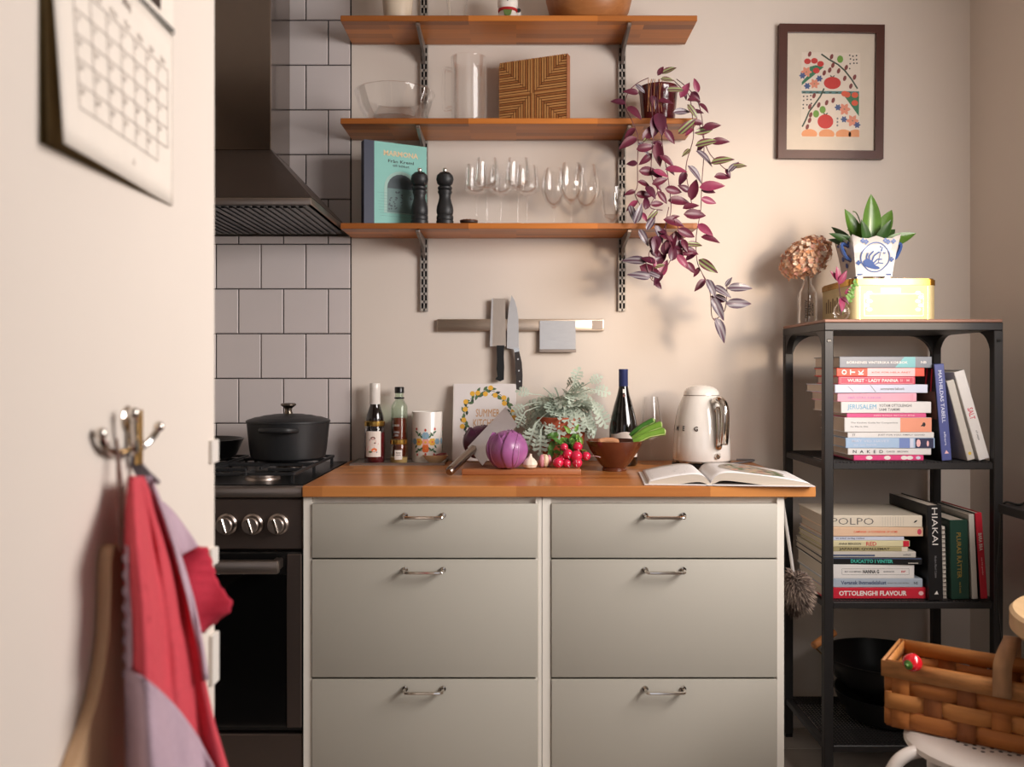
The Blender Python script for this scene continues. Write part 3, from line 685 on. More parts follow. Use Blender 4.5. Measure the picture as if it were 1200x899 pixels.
# dark bottle with white capsule
y = 2.845; t = thing('sauce_bottle', 'dark bottle with a white capsule standing behind the labelled jam jar', 'bottle', (AX(439.5, y), y, TZc))
obj('bottle', LA([(0, 0), (.026, 0), (.0285, .004), (.0285, .135), (.027, .150), (.020, .170), (.0165, .182), (.0165, .20), (0, .20)], 32), flat('dark_brown_glass', (26, 18, 16), .08, coat=.5), t)
obj('capsule', LA([(.0168, .186), (.0172, .188), (.0172, .234), (.0168, .2345), (.0168, .2355), (.0174, .236), (.0174, .252), (.016, .2545), (0, .255)], 28), M_white, t)
# jam jar
y = 2.785; t = thing('jam_jar', 'tall jam jar with gold lid and an illustrated label on the tray', 'jar', (AX(439, y), y, TZc))
obj('jar', LA([(0, 0), (.030, 0), (.0325, .004), (.0325, .108), (.030, .118), (.029, .124), (0, .124)], 36), M_glass, t)
obj('jam', LA([(0, .003), (.029, .003), (.031, .006), (.031, .098), (0, .098)], 32), flat('jam', (92, 26, 30), .15, coat=.3), t)
obj('lid', LA([(.029, .119), (.0325, .119), (.0328, .121), (.0325, .133), (.031, .1345), (0, .1345)], 36), mat('gold_lid', (196, 160, 84), .25, 1), t)
cm = cyl_map(.0328, 0)
lab = flat('label_cream', (236, 226, 216)); pk = flat('label_pink', (222, 96, 128)); og = flat('label_orange', (232, 120, 60)); gl = flat('label_green', (96, 112, 70)); bl = flat('label_soft_pink', (238, 198, 190)); hr = flat('label_brown', (110, 66, 56))
S = [(lab, rect(-.026+k*.0065, .022, -.026+(k+1)*.0065, .103)) for k in range(8)]
S += [(bl, ell(0, .070, .010, .012)), (hr, ell(0, .081, .008, .005)), (pk, [(-.018, .048), (.016, .060), (.018, .066), (-.014, .056)]), (pk, [(-.020, .042), (.004, .050), (.004, .054), (-.018, .048)]), (og, ell(.004, .044, .009, .006)), (gl, ell(-.008, .038, .006, .003)), (INKG, ell(.012, .037, .002, .002)), (INKG, ell(-.010, .076, .0015, .003)), (hr, ell(.006, .066, .0035, .002))]
art('label', S, t, cm, lift=.0002)
# oil bottle
y = 2.845; t = thing('oil_bottle', 'clear bottle half full of red oil with a black cap', 'bottle', (AX(468, y), y, TZc))
obj('bottle', LA([(0, 0), (.025, 0), (.027, .004), (.027, .172), (.0255, .182), (.018, .194), (.0135, .200), (.0135, .228), (.0128, .228), (.0128, .199), (.0255, .176), (.0258, .005), (0, .004)], 36), M_glassg, t)
obj('oil', LA([(0, .005), (.0252, .005), (.0254, .008), (.0254, .142), (0, .142)], 32), flat('red_oil', (170, 62, 34), .12, trans=.35, coat=.3), t)
obj('cap', LA([(.0148, .222), (.0155, .223), (.0155, .240), (.014, .2425), (0, .2425)], 28), M_black, t)
obj('neck_ring', LA([(.0136, .203), (.0165, .204), (.0165, .208), (.0136, .209)], 28), M_black, t)
cm = cyl_map(.0272)
for s, z, w in (('OLIO', .118, .018), ('CHILI', .096, .018), ('250', .086, .012)):
    text('lettering', s, INKW, t, (0, 0, 0), (0, 0, 0), w=w, h=.006, mapf=lambda u, v, z=z: cm(u-.006, z+v, .0002))
# small jar
y = 2.775; t = thing('spice_jar', 'small square-labelled glass jar with gold lid on the tray', 'jar', (AX(467.5, y), y, TZc))
obj('jar', LA([(0, 0), (.025, 0), (.0285, .004), (.0285, .050), (.026, .058), (.0255, .064), (0, .064)], 32), M_glass, t)
obj('filling', LA([(0, .003), (.026, .003), (.027, .006), (.027, .020), (0, .020)], 28), flat('pale_gold_filling', (176, 148, 92), .4), t)
obj('lid', LA([(.0255, .062), (.0275, .062), (.0277, .064), (.0275, .075), (.026, .0765), (0, .0765)], 32), MATS['gold_lid'], t)
cm = cyl_map(.0288)
art('label', [(INKW, rect(-.010+k*.004, .014, -.010+(k+1)*.004, .044)) for k in range(6)], t, cm, lift=.0002)
for s, z, w in (('Annas', .036, .015), ('vanilj', .028, .014)):
    text('label_lettering', s, INK, t, (0, 0, 0), (0, 0, 0), w=w, h=.005, mapf=lambda u, v, z=z: cm(u+.002, z+v, .0007))
# canister
y = 2.83; t = thing('floral_canister', 'white ceramic canister painted with folk flowers on the tray', 'canister', (AX(500.5, y), y, TZc)); Rr = .0495
obj('body', LA([(0, 0), (.047, 0), (.0495, .003), (.0495, .160), (.0485, .163), (.046, .163), (.0455, .010), (0, .008)], 44), M_white, t)
og, ye, bu, gr, pi, re = [flat('paint_'+n, c) for n, c in (('orange', (226, 112, 54)), ('yellow', (234, 178, 60)), ('blue', (140, 176, 196)), ('green', (62, 106, 72)), ('pink', (238, 168, 150)), ('red', (200, 74, 62)))]
S = []
def canister_motif(ox):
    def fl(cx, cy, r, c, c2, n=6):
        S.extend([(c, ell(ox+cx+r*.55*math.cos(2*PI*k/n), cy+r*.55*math.sin(2*PI*k/n), r*.5, r*.5, 8)) for k in range(n)]); S.append((c2, ell(ox+cx, cy, r*.3, r*.3, 8)))
    fl(0, .066, .013, pi, ye); fl(.022, .067, .012, ye, og); fl(-.022, .067, .012, ye, og); fl(0, .046, .013, og, ye); fl(0, .087, .012, bu, ye); fl(.040, .068, .010, bu, pi); fl(-.040, .068, .010, bu, pi)
    for cx, cy, a in ((.014, .084, .9), (.020, .092, 2.2), (-.014, .084, 2.2), (-.020, .092, .9), (.014, .045, -.7), (.022, .042, .6), (-.014, .045, 3.8), (-.022, .042, 2.5), (.030, .098, .5), (-.030, .098, 2.6), (.030, .036, -.4), (-.030, .036, 3.5), (.033, .052, -1), (-.033, .052, 4.1)):
        S.append((gr, leafp(ox+cx, cy, .015, .006, a)))
    for cx, cy in ((0, .105), (.031, .108), (-.031, .108), (0, .028), (.028, .026), (-.028, .026)): S.append((re, leafp(ox+cx, cy, .010, .007, PI/2)))
    for s in (-1, 1):
        S.extend([(gr, p) for p in stroke([(ox+s*.012, .092), (ox+s*.024, .086), (ox+s*.030, .100)], .0018)]); S.extend([(gr, p) for p in stroke([(ox+s*.012, .038), (ox+s*.024, .046), (ox+s*.030, .032)], .0018)])
for k in range(3): canister_motif(k*2*PI*Rr/3)
art('painted_flowers', S, t, cyl_map(Rr), lift=.0002)
# dish
y = 2.785; t = thing('boat_dish', 'small pale oval dish with dried chillies on the right of the tray', 'dish', (AX(509.5, 2.757), 2.772, TZc))
obj('dish', lathe(newbm(), [(0, 0), (.016, 0), (.030, .012), (.041, .026), (.0395, .0265), (.028, .014), (.014, .004), (0, .003)], 32, sy=.55), flat('pale_wood_dish', (206, 176, 136), .5), t)
for k, (a, b_) in enumerate((((-.005, .002, .022), (.036, -.004, .033)), ((.004, -.006, .020), (.037, .008, .030)), ((-.012, .004, .018), (.018, .010, .029)))):
    obj('chilli', TU(curve([a, ((a[0]+b_[0])/2, a[1]-.003, a[2]+.006), b_], 4), [.0015, .003, .0042, .0045, .0045, .004, .003, .002, .001], 8), flat('dried_chilli', (128, 30, 30), .3), t)

# cookbook leaning on the wall
wcov = flat('white_cover', (232, 226, 224), .4)
t = board_book('lemon_wreath_book', 'white cookbook with a lemon wreath cover leaning on the wall', .205, .256, .020, (AX(531, 2.83), 2.825, CT+.0045), 0, wcov, flat('cover_back_band', (222, 216, 210), .4), lean=R(-14))
t.rotation_euler = (R(-13), 0, 0)
S = []; ye = flat('lemon_yellow', (232, 178, 60)); g1 = flat('wreath_green', (84, 112, 74)); g2 = flat('wreath_dark_green', (44, 62, 52)); rng = random.Random(5)
cx, cy, ra, rb = .112, .140, .078, .093
for k in range(64):
    a = 2*PI*k/64+rng.uniform(-.04, .04); q = rng.choice((.9, 1.0, 1.08))
    S.append((g1 if k % 3 else g2, leafp(cx+ra*q*math.cos(a), cy+rb*q*math.sin(a), rng.uniform(.018, .026), .0095, a+PI/2+rng.choice((-.8, .7, .2)))))
for k in range(22):
    a = 2*PI*k/22+rng.uniform(-.1, .1); q = rng.choice((.88, 1.0, 1.1)); S.append((ye, ell(cx+ra*q*math.cos(a), cy+rb*q*math.sin(a), .0085, .0085, 10)))
for k in range(20):
    a = 2*PI*k/20; S.extend([(g2, p) for p in stroke([(cx+ra*math.cos(a), cy+rb*math.sin(a)), (cx+ra*math.cos(a+.2), cy+rb*math.sin(a+.2))], .0014)])
yc = -.0102
art('cover_wreath', S, t, lambda u, v, h: (u, yc-h, v), lift=.00015)
gold = flat('gold_ink', (208, 156, 96), .4)
text('cover_title', 'SUMMER', gold, t, (cx, yc-.0004, .158), (PI/2, 0, 0), w=.078, h=.026, bold=.0)
text('cover_title', 'KITCHENS', gold, t, (cx, yc-.0004, .124), (PI/2, 0, 0), w=.094, h=.026, bold=.0)

# ---------------------------------------------------------------- chopping board with vegetables
cb = tag(obj('chopping_board', BX(AX(541, 2.48), AX(681, 2.48), 2.478, 2.675, CT+.0004, CT+.0175, .0025, 2), M_board), 'wooden chopping board under the red cabbage and radishes', 'chopping board')
BZc = CT+.018
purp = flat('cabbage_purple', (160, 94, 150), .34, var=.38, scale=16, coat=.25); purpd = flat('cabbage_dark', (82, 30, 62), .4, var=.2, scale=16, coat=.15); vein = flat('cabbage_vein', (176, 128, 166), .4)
def cabbage(label, c, r, main, seed):
    rng = random.Random(seed); t = thing('red_cabbage', label, 'cabbage', (c[0], c[1], c[2]-r*.93))
    obj('core', ball(newbm(), (0, 0, r*.93), r*.97, r*.97, r*.92, 28, 18, lambda d: 1+.02*math.sin(5*d.x+3*d.z)), main, t)
    for k, (yaw, pit, sc) in enumerate(((.1, .1, 1.0), (1.15, .05, 1.015), (2.3, .2, 1.01), (3.4, .0, 1.02), (4.4, .15, 1.03), (5.4, .1, 1.02), (.6, .8, 1.035), (2.9, .7, 1.03))):
        def f(u, v):
            a = (u-.5)*1.75*math.sin(PI*min(.97, .12+v*.86))**.5; e = -1.15+v*(2.0+pit*.4)
            q = sc*(1+.02*math.sin(9*u+seed+k)*v)+(.03 if v > .93 else 0)*(1+math.sin(23*u+k))+(.055*max(0, abs(u-.5)-.40)*5 if k in (1, 4) else 0)
            d = Vector((math.cos(e)*math.sin(a), -math.cos(e)*math.cos(a), math.sin(e)))
            d = Matrix.Rotation(yaw, 3, 'Z') @ d
            return (d.x*r*q, d.y*r*q, r*.93+d.z*r*.95*q)
        lf = obj('outer_leaf', sheet(newbm(), f, 14, 14), main, t, thick=.0014)
        b = newbm(); P_ = [Vector(f(.5, v/12))*1.0 for v in range(0, 11)]
        cc = Vector((0, 0, r*.93)); tube(b, [cc+(p-cc)*1.006 for p in P_], [.0022-.00015*i for i in range(11)], 6)
        obj('leaf_rib', b, vein if main is purp else main, lf)
    return t
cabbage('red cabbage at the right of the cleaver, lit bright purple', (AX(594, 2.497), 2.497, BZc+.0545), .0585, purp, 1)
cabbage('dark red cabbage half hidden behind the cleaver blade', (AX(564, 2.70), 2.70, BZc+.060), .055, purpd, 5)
# cleaver leaning across
def tilt(px, py): # points on the leaning plane of the blade
    z0 = BZc+.0065; y0 = 2.54
    y = y0
    for _ in range(8): y = y0+(AZ(py, y)-z0)*1.05
    return at(px, py, y)
cl = thing('cleaver', 'steel cleaver with a round steel handle leaning on the red cabbages', 'cleaver', tilt(565.3, 545.6))
o = cl.location; bm_ = newbm()
c4 = [tilt(px, py)-o for px, py in ((565.3, 545.6), (606, 498.5), (592.5, 477), (548, 524))]
nrm = (c4[1]-c4[0]).cross(c4[3]-c4[0]).normalized(); nrm = nrm if nrm.y < 0 else -nrm
va = [bm_.verts.new(p+nrm*.0004) for p in c4]; vb = [bm_.verts.new(p-nrm*.0014) for p in c4]
bm_.faces.new(va); bm_.faces.new(vb[::-1])
for i in range(4): bm_.faces.new((va[i], vb[i], vb[(i+1) % 4], va[(i+1) % 4]))
obj('blade', bm_, mat('cleaver_steel', (226, 228, 234), .30, .8, var=.10, scale=14, stretch=(1, 1, 1)), cl)
h0, h1 = tilt(555.5, 525)-o, at(526, 557, 2.43)-o
h1.z = CT+.0145-o.z
pts = [h0+(h1-h0)*k for k in (-.04, 0, .03, .1, .5, .9, .97, 1)]
obj('handle', TU(pts, [.005, .008, .011, .0115, .0125, .0130, .0128, .009], 16), mat('steel_handle', (150, 136, 126), .26, 1, var=.06), cl)
# garlic
def garlic(label, px, y, r, skin, seed, tip):
    t = thing('garlic_bulb', label, 'garlic', (AX(px, y), y, BZc)); b = newbm(); n = 48; rng = random.Random(seed)
    prof = [(0, 0), (.45, .02), (.82, .20), (1.0, .62), (.93, 1.02), (.62, 1.42), (.30, 1.68), (.19, 1.95), (.17, 2.15), (0, 2.2)]
    for q in range(1): pass
    rings = []
    for pr, pz in prof:
        if pr == 0: rings.append([b.verts.new((0, 0, pz*r*.92))])
        else: rings.append([b.verts.new((r*pr*(1+.055*abs(math.sin(4*2*PI*k/n))*(pz < 1.6))*math.cos(2*PI*k/n)+(.15*r*(pz-1.5) if pz > 1.5 else 0)*tip, r*pr*(1+.055*abs(math.sin(4*2*PI*k/n)))*math.sin(2*PI*k/n), pz*r*.92)) for k in range(n)])
    for a, c in zip(rings, rings[1:]):
        for k in range(n):
            k2 = (k+1) % n
            if len(a) == 1: b.faces.new((a[0], c[k2], c[k]))
            elif len(c) == 1: b.faces.new((a[k], a[k2], c[0]))
            else: b.faces.new((a[k], a[k2], c[k2], c[k]))
    obj('bulb', b, skin, t)
    obj('root', LA([(0, -.0), (r*.32, 0), (r*.36, r*.08), (0, r*.1)], 12), flat('garlic_root', (170, 146, 120)), t)
    return t
garlic('whole white garlic bulb between the cabbage and the opened bulb', 621, 2.492, .021, flat('garlic_white', (236, 224, 204), .4, var=.05, scale=40), 1, 1)
g2_ = garlic('pinkish garlic bulb broken open, beside the radishes', 637, 2.535, .0185, flat('garlic_tan', (214, 178, 146), .45, var=.2, scale=60), 2, .3)
for k, (a, s) in enumerate(((-1.9, 1), (-1.2, 1), (-.4, .9))):
    obj('clove', ball(newbm(), (.0165*math.cos(a), .0165*math.sin(a), .019), .009*s, .009*s, .019*s, 12, 8), flat('clove_pink', (206, 136, 146), .35, var=.15) if k != 1 else flat('clove_cream', (234, 208, 176), .35), g2_)

# radishes
rd = thing('radish_bunch', 'bunch of pink radishes with green leaves on the chopping board', 'radishes', (AX(666, 2.52), 2.52, BZc))
radm = flat('radish_pink', (212, 34, 74), .24, var=.12, scale=40, coat=.4); leafm = flat('radish_leaf', (70, 112, 42), .45, var=.3, scale=30); stalk = flat('radish_stalk', (134, 172, 74), .4); rootm = flat('radish_root', (232, 196, 196), .5)
for px, py, r, y in ((661, 524, 4.8, 2.535), (677, 523.5, 5.6, 2.535), (665.5, 532, 5.9, 2.515), (659, 538, 5.4, 2.525), (675.6, 534.6, 6.8, 2.51), (687, 534.6, 5.4, 2.53), (654, 546.5, 6.3, 2.505), (664.5, 547.6, 5.1, 2.512), (676.5, 547, 6.0, 2.505)):
    p = at(px, py, y)-rd.location; rr = r*y/FPX
    if p.z < rr: p.z = rr*1.0
    ra_ = obj('radish', ball(newbm(), (0, 0, 0), rr, rr, rr*.98, 16, 12), radm, rd, p)
    d = Vector((random.Random(int(px)).uniform(-.3, .3), -1, random.Random(int(px)+1).uniform(-.7, -.1))).normalized()
    obj('root_tail', TU([d*rr*.93, d*rr*1.25+Vector((.001, 0, -.001)), d*rr*1.7+Vector((.004, 0, -.003))], [.0016, .0008, .0003], 5), rootm, ra_)
    b = TU(curve([p-d*rr*.8, p-d*rr*1.5+Vector((0, .01, .008)), Vector((.0+p.x*.35, .055, .050))], 4), .0022, 6); obj('stalk', b, stalk, rd)
obj('long_root', TU(curve([at(690, 535, 2.525)-rd.location, at(697, 534.5, 2.51)-rd.location, at(704, 536, 2.505)-rd.location], 4), [.0012]*4+[.0008]*4+[.0005], 5), rootm, rd)
def leaf_mesh(l, w, m, bend=.3, fold=.25, n=8, wav=0.0, name='leaf', tip=1.0):
    """leaf along +x from its base, lamina folded about the midrib and bending down"""
    b = newbm(); rows = []
    for i in range(n+1):
        u = i/n; ww = w/2*math.sin(PI*u**(.75*tip))**.8 if 0 < u < 1 else .0004
        z = -bend*l*u*u+wav*math.sin(u*11)*w*.12
        rows.append([b.verts.new((u*l, s*ww, z+abs(s)*fold*ww+wav*w*.05*math.sin(u*17+s*2))) for s in (-1, -.5, 0, .5, 1)])
    for a, c in zip(rows, rows[1:]):
        for k in range(4): b.faces.new((a[k], a[k+1], c[k+1], c[k]))
    return mesh(b, m, name, recalc=False, angle=3)
rl = [leaf_mesh(.075, .036, leafm, .35, .3, 9, 1.0), leaf_mesh(.060, .030, flat('radish_leaf_light', (112, 156, 62), .45, var=.2), .5, .4, 9, 1.0)]
def put(name, me, parent, M, **k):
    o = bpy.data.objects.new(name, me); COL.objects.link(o); o.parent = parent; o.matrix_basis = M; return o
rng = random.Random(11)
for k in range(26):
    a = rng.uniform(.7, PI+.35); el = rng.uniform(-.1, 1.0)
    st = Vector((rng.uniform(-.022, .022), .040+rng.uniform(-.016, .02), .045+rng.uniform(-.012, .022)))
    d = Vector((math.cos(a)*math.cos(el), math.sin(a)*math.cos(el)*.8, math.sin(el)))
    put('leaf', rl[k % 2], rd, frame(st, d, (0, -.4, 1), rng.uniform(.4, .7)))
for px, py, dx, dz, s in ((650, 517, -.5, -.8, .95), (647, 525, -.25, -1, .95), (668, 508, -.3, .5, .8), (674, 506, .3, .8, .7), (679, 512, .3, -.6, .7), (676, 509, .3, -.8, .8), (655, 510, -.8, .1, .85), (661, 513, -.6, -.6, .8), (670, 513, .2, -1, .75)):
    put('leaf', rl[0] if s > .82 else rl[1], rd, frame(at(px, py, 2.556)-rd.location, (dx, -.2, dz), (0, -1, .5), s*.55))

# ---------------------------------------------------------------- potted silver plant
pt = thing('silver_plant', 'terracotta pot of silvery lobed leaves on the worktop by the wall', 'potted plant', (AX(659, 2.74), 2.74, CT+.0005))
terra = mat('terracotta', (176, 84, 54), .75, var=.12, scale=14, bump=.1)
obj('pot', LA([(0, 0), (.052, 0), (.056, .004), (.073, .112), (.0745, .114), (.0800, .116), (.0830, .152), (.0810, .154), (.0745, .153), (.0700, .112), (0, .108)], 44), terra, pt)
obj('soil', LA([(0, .132), (.04, .134), (.0728, .130)], 24), flat('soil', (58, 44, 36), .9), pt)
silver = mat('silver_leaf', (182, 194, 178), .75, var=.14, scale=24, bump=.1, bscale=400); silverd = mat('silver_leaf_dark', (160, 176, 160), .75, var=.16, scale=24)  # second leaf tone is darker, mixed in among the others and on stems
def lobed(l, w, m, bend, fold=.25):
    b = newbm(); z = lambda x: -bend*x*x/l
    def face(pts): b.faces.new([b.verts.new((x, y, z(x)+fold*abs(y))) for x, y in pts])
    n = 6
    for i in range(n):
        x0, x1 = l*i/n, l*(i+1)/n; face([(x0, -.0028), (x1, -.0028), (x1, .0028), (x0, .0028)])
    for f, ww in ((.30, .55), (.46, .85), (.63, 1.0), (.80, .85)):
        for s in (-1, 1):
            x = l*f; W_ = w/2*ww; q = l*.068
            face([(x-q*.7, s*.002), (x-q*.2, s*W_*.55), (x-q*.5, s*W_*.85), (x+q*.3, s*W_*.80), (x+q*.9, s*W_), (x+q*1.25, s*W_*.72), (x+q*1.9, s*W_*.74), (x+q*1.3, s*W_*.42), (x+q*.6, s*.002)][::s])
    face([(l*.94, -.003), (l*.99, -.0085), (l*1.06, -.0060), (l*1.10, 0), (l*1.06, .0060), (l*.99, .0085), (l*.94, .003)])
    return mesh(b, m, 'leaf', recalc=False, angle=3)
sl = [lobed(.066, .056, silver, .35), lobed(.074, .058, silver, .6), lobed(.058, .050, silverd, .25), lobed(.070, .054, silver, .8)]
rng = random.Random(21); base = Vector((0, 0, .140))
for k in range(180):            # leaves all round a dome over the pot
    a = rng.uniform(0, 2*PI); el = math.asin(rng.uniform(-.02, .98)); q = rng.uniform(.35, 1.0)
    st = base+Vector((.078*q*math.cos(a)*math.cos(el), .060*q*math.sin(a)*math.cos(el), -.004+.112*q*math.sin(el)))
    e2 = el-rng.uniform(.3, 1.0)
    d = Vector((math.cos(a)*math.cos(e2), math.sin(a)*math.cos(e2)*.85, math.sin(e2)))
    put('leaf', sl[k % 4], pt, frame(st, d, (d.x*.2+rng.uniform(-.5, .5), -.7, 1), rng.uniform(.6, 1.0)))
for k in range(16):
    a = 2*PI*k/16; p = base+Vector((.06*math.cos(a), .045*math.sin(a), .045+.03*(k % 3)))
    obj('stem', TU(curve([base+Vector((.01*math.cos(a), .01*math.sin(a), -.006)), (base+p)/2+Vector((0, 0, .02)), p], 3), .0014, 5), silverd, pt)
for px, py, dx, dz, s in ((628, 496, -.35, -.9, 1.15), (634, 503, -.05, -1, 1.1), (661, 484, .1, -1, .9), (674, 487, .3, -1, .9), (697, 476, .55, -.85, 1.05), (692, 470, .6, -.6, .8), (618, 474, -.8, -.4, .75), (692, 456, .95, -.10, .85), (688, 450, .8, .5, .7), (616, 482, -.5, -.85, .75), (648, 492, -.2, -.95, .8), (684, 484, .3, -.95, .8), (672, 452, .3, 1, .8), (624, 462, -.8, .25, .7)):
    p = at(px, py, 2.665+.0003*abs(px-660))-pt.location
    obj('stem', TU(curve([base, (base+p)/2+Vector((0, 0, .03)), p], 4), .0015, 5), silver, pt)
    put('leaf', sl[0 if k % 2 else 1], pt, frame(p, (dx, -.25, dz), (0, -1, .4), s))

# ---------------------------------------------------------------- bowl with stalks, bottle, glass
y = 2.60
bw_ = thing('brown_bowl', 'brown glazed bowl on the worktop in front of the wine bottle', 'bowl', (AX(720, y), y, CT+.0005))
obj('bowl', LA([(0, 0), (.036, 0), (.037, .006), (.034, .009), (.046, .022), (.073, .062), (.0845, .086), (.0855, .090), (.0825, .090), (.070, .064), (.043, .025), (0, .016)], 52), flat('brown_glaze', (98, 52, 34), .2, var=.2, scale=20, coat=.5), bw_)
ce = thing('celery_stalks', 'pale green celery stalks lying in the brown bowl', 'celery', (AX(738, y), y, CT+.092))
o = ce.location; cs = flat('celery_pale', (196, 212, 140), .35, var=.12, scale=30, stretch=(1, 1, 1)); cg = flat('celery_green', (122, 166, 62), .35, var=.15, scale=40); cd = flat('celery_leaf', (72, 128, 48), .5, var=.2)
for pa, pb, r, yo, m in (((742, 515), (775, 498), .0105, .0, cg), ((743, 518), (779, 506), .0100, -.018, cg), ((739, 511), (766, 493), .0085, .02, cd)):
    A, B = at(*pa, y+yo)-o, at(*pb, y+yo-.02)-o
    b = newbm(); tube(b, [A+(B-A)*k/6+Vector((0, 0, .006*math.sin(PI*k/6))) for k in range(7)], [r*.9, r, r, r*.98, r*.95, r*1.05, r*1.15], 12, flat=.75)
    q = obj('stalk', b, m, ce)
    for k in range(4):
        a = k*PI/2; off = Vector((0, -.6*r*math.cos(a*.5), r*.75*math.sin(a-.8)))
        tb_ = TU([A+(B-A)*.05+off, A+(B-A)*.5+off+Vector((0, 0, .006)), A+(B-A)*1.0+off*1.15], .0014, 5); obj('rib', tb_, cs, q)
    obj('cut_end', ball(newbm(), B, .003, r*.7, r*.8, 10, 6), cs, q)
for px, py, dx, dz in ((762, 503, .3, .8),):
    put('leaf', leaf_mesh(.034, .02, cd, .3, .3), ce, frame(at(px, py, y+.0)-o, (dx, -.2, dz), (0, -1, .3)))
br_ = thing('bread_stick', 'browned crust piece lying at the left inside the brown bowl', 'bread', (AX(712, 2.60), 2.60, CT+.078))
obj('crust', TU(curve([(-.030, -.01, .008), (-.01, .0, .012), (.014, .004, .012), (.034, .01, .006)], 4), [.004]+[.008]*11+[.004], 10), flat('crust', (188, 132, 92), .7, var=.25, scale=50, bump=.2), br_)
y = 2.75; bt = thing('wine_bottle', 'dark wine bottle with blue capsule and cream label behind the brown bowl', 'bottle', (AX(730.5, y), y, CT+.0005))
obj('bottle', LA([(0, .004), (.030, 0), (.041, 0), (.0445, .006), (.0448, .10), (.0435, .125), (.038, .155), (.029, .190), (.0195, .222), (.0150, .245), (.0140, .262), (.0140, .296), (0, .296)], 44), flat('black_wine_glass', (14, 10, 10), .06, coat=.6), bt)
obj('capsule', LA([(.0143, .242), (.0148, .243), (.0146, .296), (.0150, .297), (.0150, .302), (.0135, .3035), (0, .3035)], 32), flat('blue_capsule', (50, 60, 110), .35, metal=.3), bt)
cmb = cyl_map(.0450)
top = lambda u: .100+.008*max(0, math.cos(u*55))
S = [(lab, [(-.050+k*.005, .028), (-.050+(k+1)*.005, .028), (-.050+(k+1)*.005, top(-.050+(k+1)*.005)), (-.050+k*.005, top(-.050+k*.005))]) for k in range(20)]
art('label', S, bt, cmb, lift=.0002)
art('neck_label', [(INKW, [(-.004, .228), (.004, .228), (.004, .240), (-.004, .240)]), (hr, ell(0, .220, .004, .005)), (INKW, ell(0, .209, .0035, .004))], bt, lambda u, v, h: (u, -(.0150+(.245-v)*.20+h*2), v), lift=.0003)
y = 2.79; wg = thing('wine_glass', 'single large wine glass on the worktop between wine bottle and kettle', 'wine glass', (AX(763, y), y, CT+.0005))
for n, me in zip(('bowl', 'stem', 'foot'), glass_meshes([(0, .075), (.008, .076), (.030, .092), (.0385, .115), (.037, .135), (.025, .215), (.0243, .215), (.036, .135), (.0375, .116), (.029, .094), (0, .079)], .075, .037)): obj(n, me, None, wg)

# ---------------------------------------------------------------- kettle
y = 2.70; kt = thing('kettle', 'retro cream white electric kettle with chrome handle on the worktop', 'kettle', (AX(822, y), y, CT+.0005))
k_ = y/FPX
obj('base', LA([(0, 0), (.088, 0), (.091, .004), (.090, .012), (.086, .015), (0, .015)], 48), M_black, kt)
obj('base_ring', LA([(.086, .0152), (.0895, .016), (.0895, .019), (.086, .020)], 48), M_chrome, kt)
kt.scale = (1, 1, 1.13)
enam = flat('kettle_enamel', (240, 234, 226), .16, coat=.5)
bd = obj('body', LA([(.0, .0202), (.087, .0202), (.0885, .024), (.0875, .06), (.084, .10), (.078, .14), (.068, .172), (.060, .188), (.0545, .196), (0, .197)], 64), enam, kt)
obj('lid', LA([(.0555, .1975), (.0535, .2055), (.046, .2145), (.030, .2215), (.012, .2245), (0, .225)], 48), enam, kt)
obj('lid_seam', LA([(.0545, .1955), (.0558, .1965), (.0552, .198), (.053, .198)], 48), M_steel, kt)
ha = R(-68); hx, hy = math.cos(ha), math.sin(ha)
hp = lambda r, z: (r*hx, r*hy, z)
b = TU(curve([hp(.060, .176), hp(.082, .186), hp(.105, .182), hp(.120, .166), hp(.124, .140), hp(.122, .105), hp(.119, .078), hp(.117, .070)], 6), [.0085]*8+[.0105]*31+[.0105, .0103, .0095, .006], 14, flat=1.25)
obj('handle', b, M_chrome, kt)
b = TU(curve([hp(.084, .155), hp(.090, .160), hp(.094, .140), hp(.095, .10), hp(.092, .064), hp(.085, .058)], 6), .0085, 12, flat=1.3)
obj('handle_inner', b, M_chrome, kt)
la = R(-71); lx, ly = math.cos(la), math.sin(la)
obj('switch', TU([(.086*lx, .086*ly, .036), (.096*lx, .096*ly, .036)], [.0085, .0075], 18), M_chrome, kt)
obj('switch_lever', TU([(.094*lx, .094*ly, .038), (.103*lx, .103*ly, .041)], .0035, 10), M_chrome, kt)
for ch, ang in (('S', -178), ('M', -160), ('E', -141), ('G', -113)):
    a = R(ang); z0 = .108
    text('lettering', ch, mat('chrome_letter', (120, 112, 108), .25, 1), kt, (0, 0, 0), (0, 0, 0), h=.013, bold=.03,
         mapf=lambda u, v, a=a: ((.0848-v*.13)*math.cos(a+u/.084), (.0848-v*.13)*math.sin(a+u/.084), z0+v))
sa_ = R(112); sx_, sy_ = math.cos(sa_), math.sin(sa_)
obj('spout', TU([(.066*sx_, .066*sy_, .165), (.080*sx_, .080*sy_, .176), (.090*sx_, .090*sy_, .187)], [.018, .014, .009], 14), enam, kt)
kx, ky = kt.location.x, kt.location.y
obj('power_cord', TU(curve([(.086, .02, .006), (AX(866, y)-kx, .06, .0035), (AX(890, y)-kx, .12, .0035), (AX(900, y)-kx, .165, .0035), (AX(880, y)-kx, .180, .0035)], 6), .003, 6), INKG, kt)

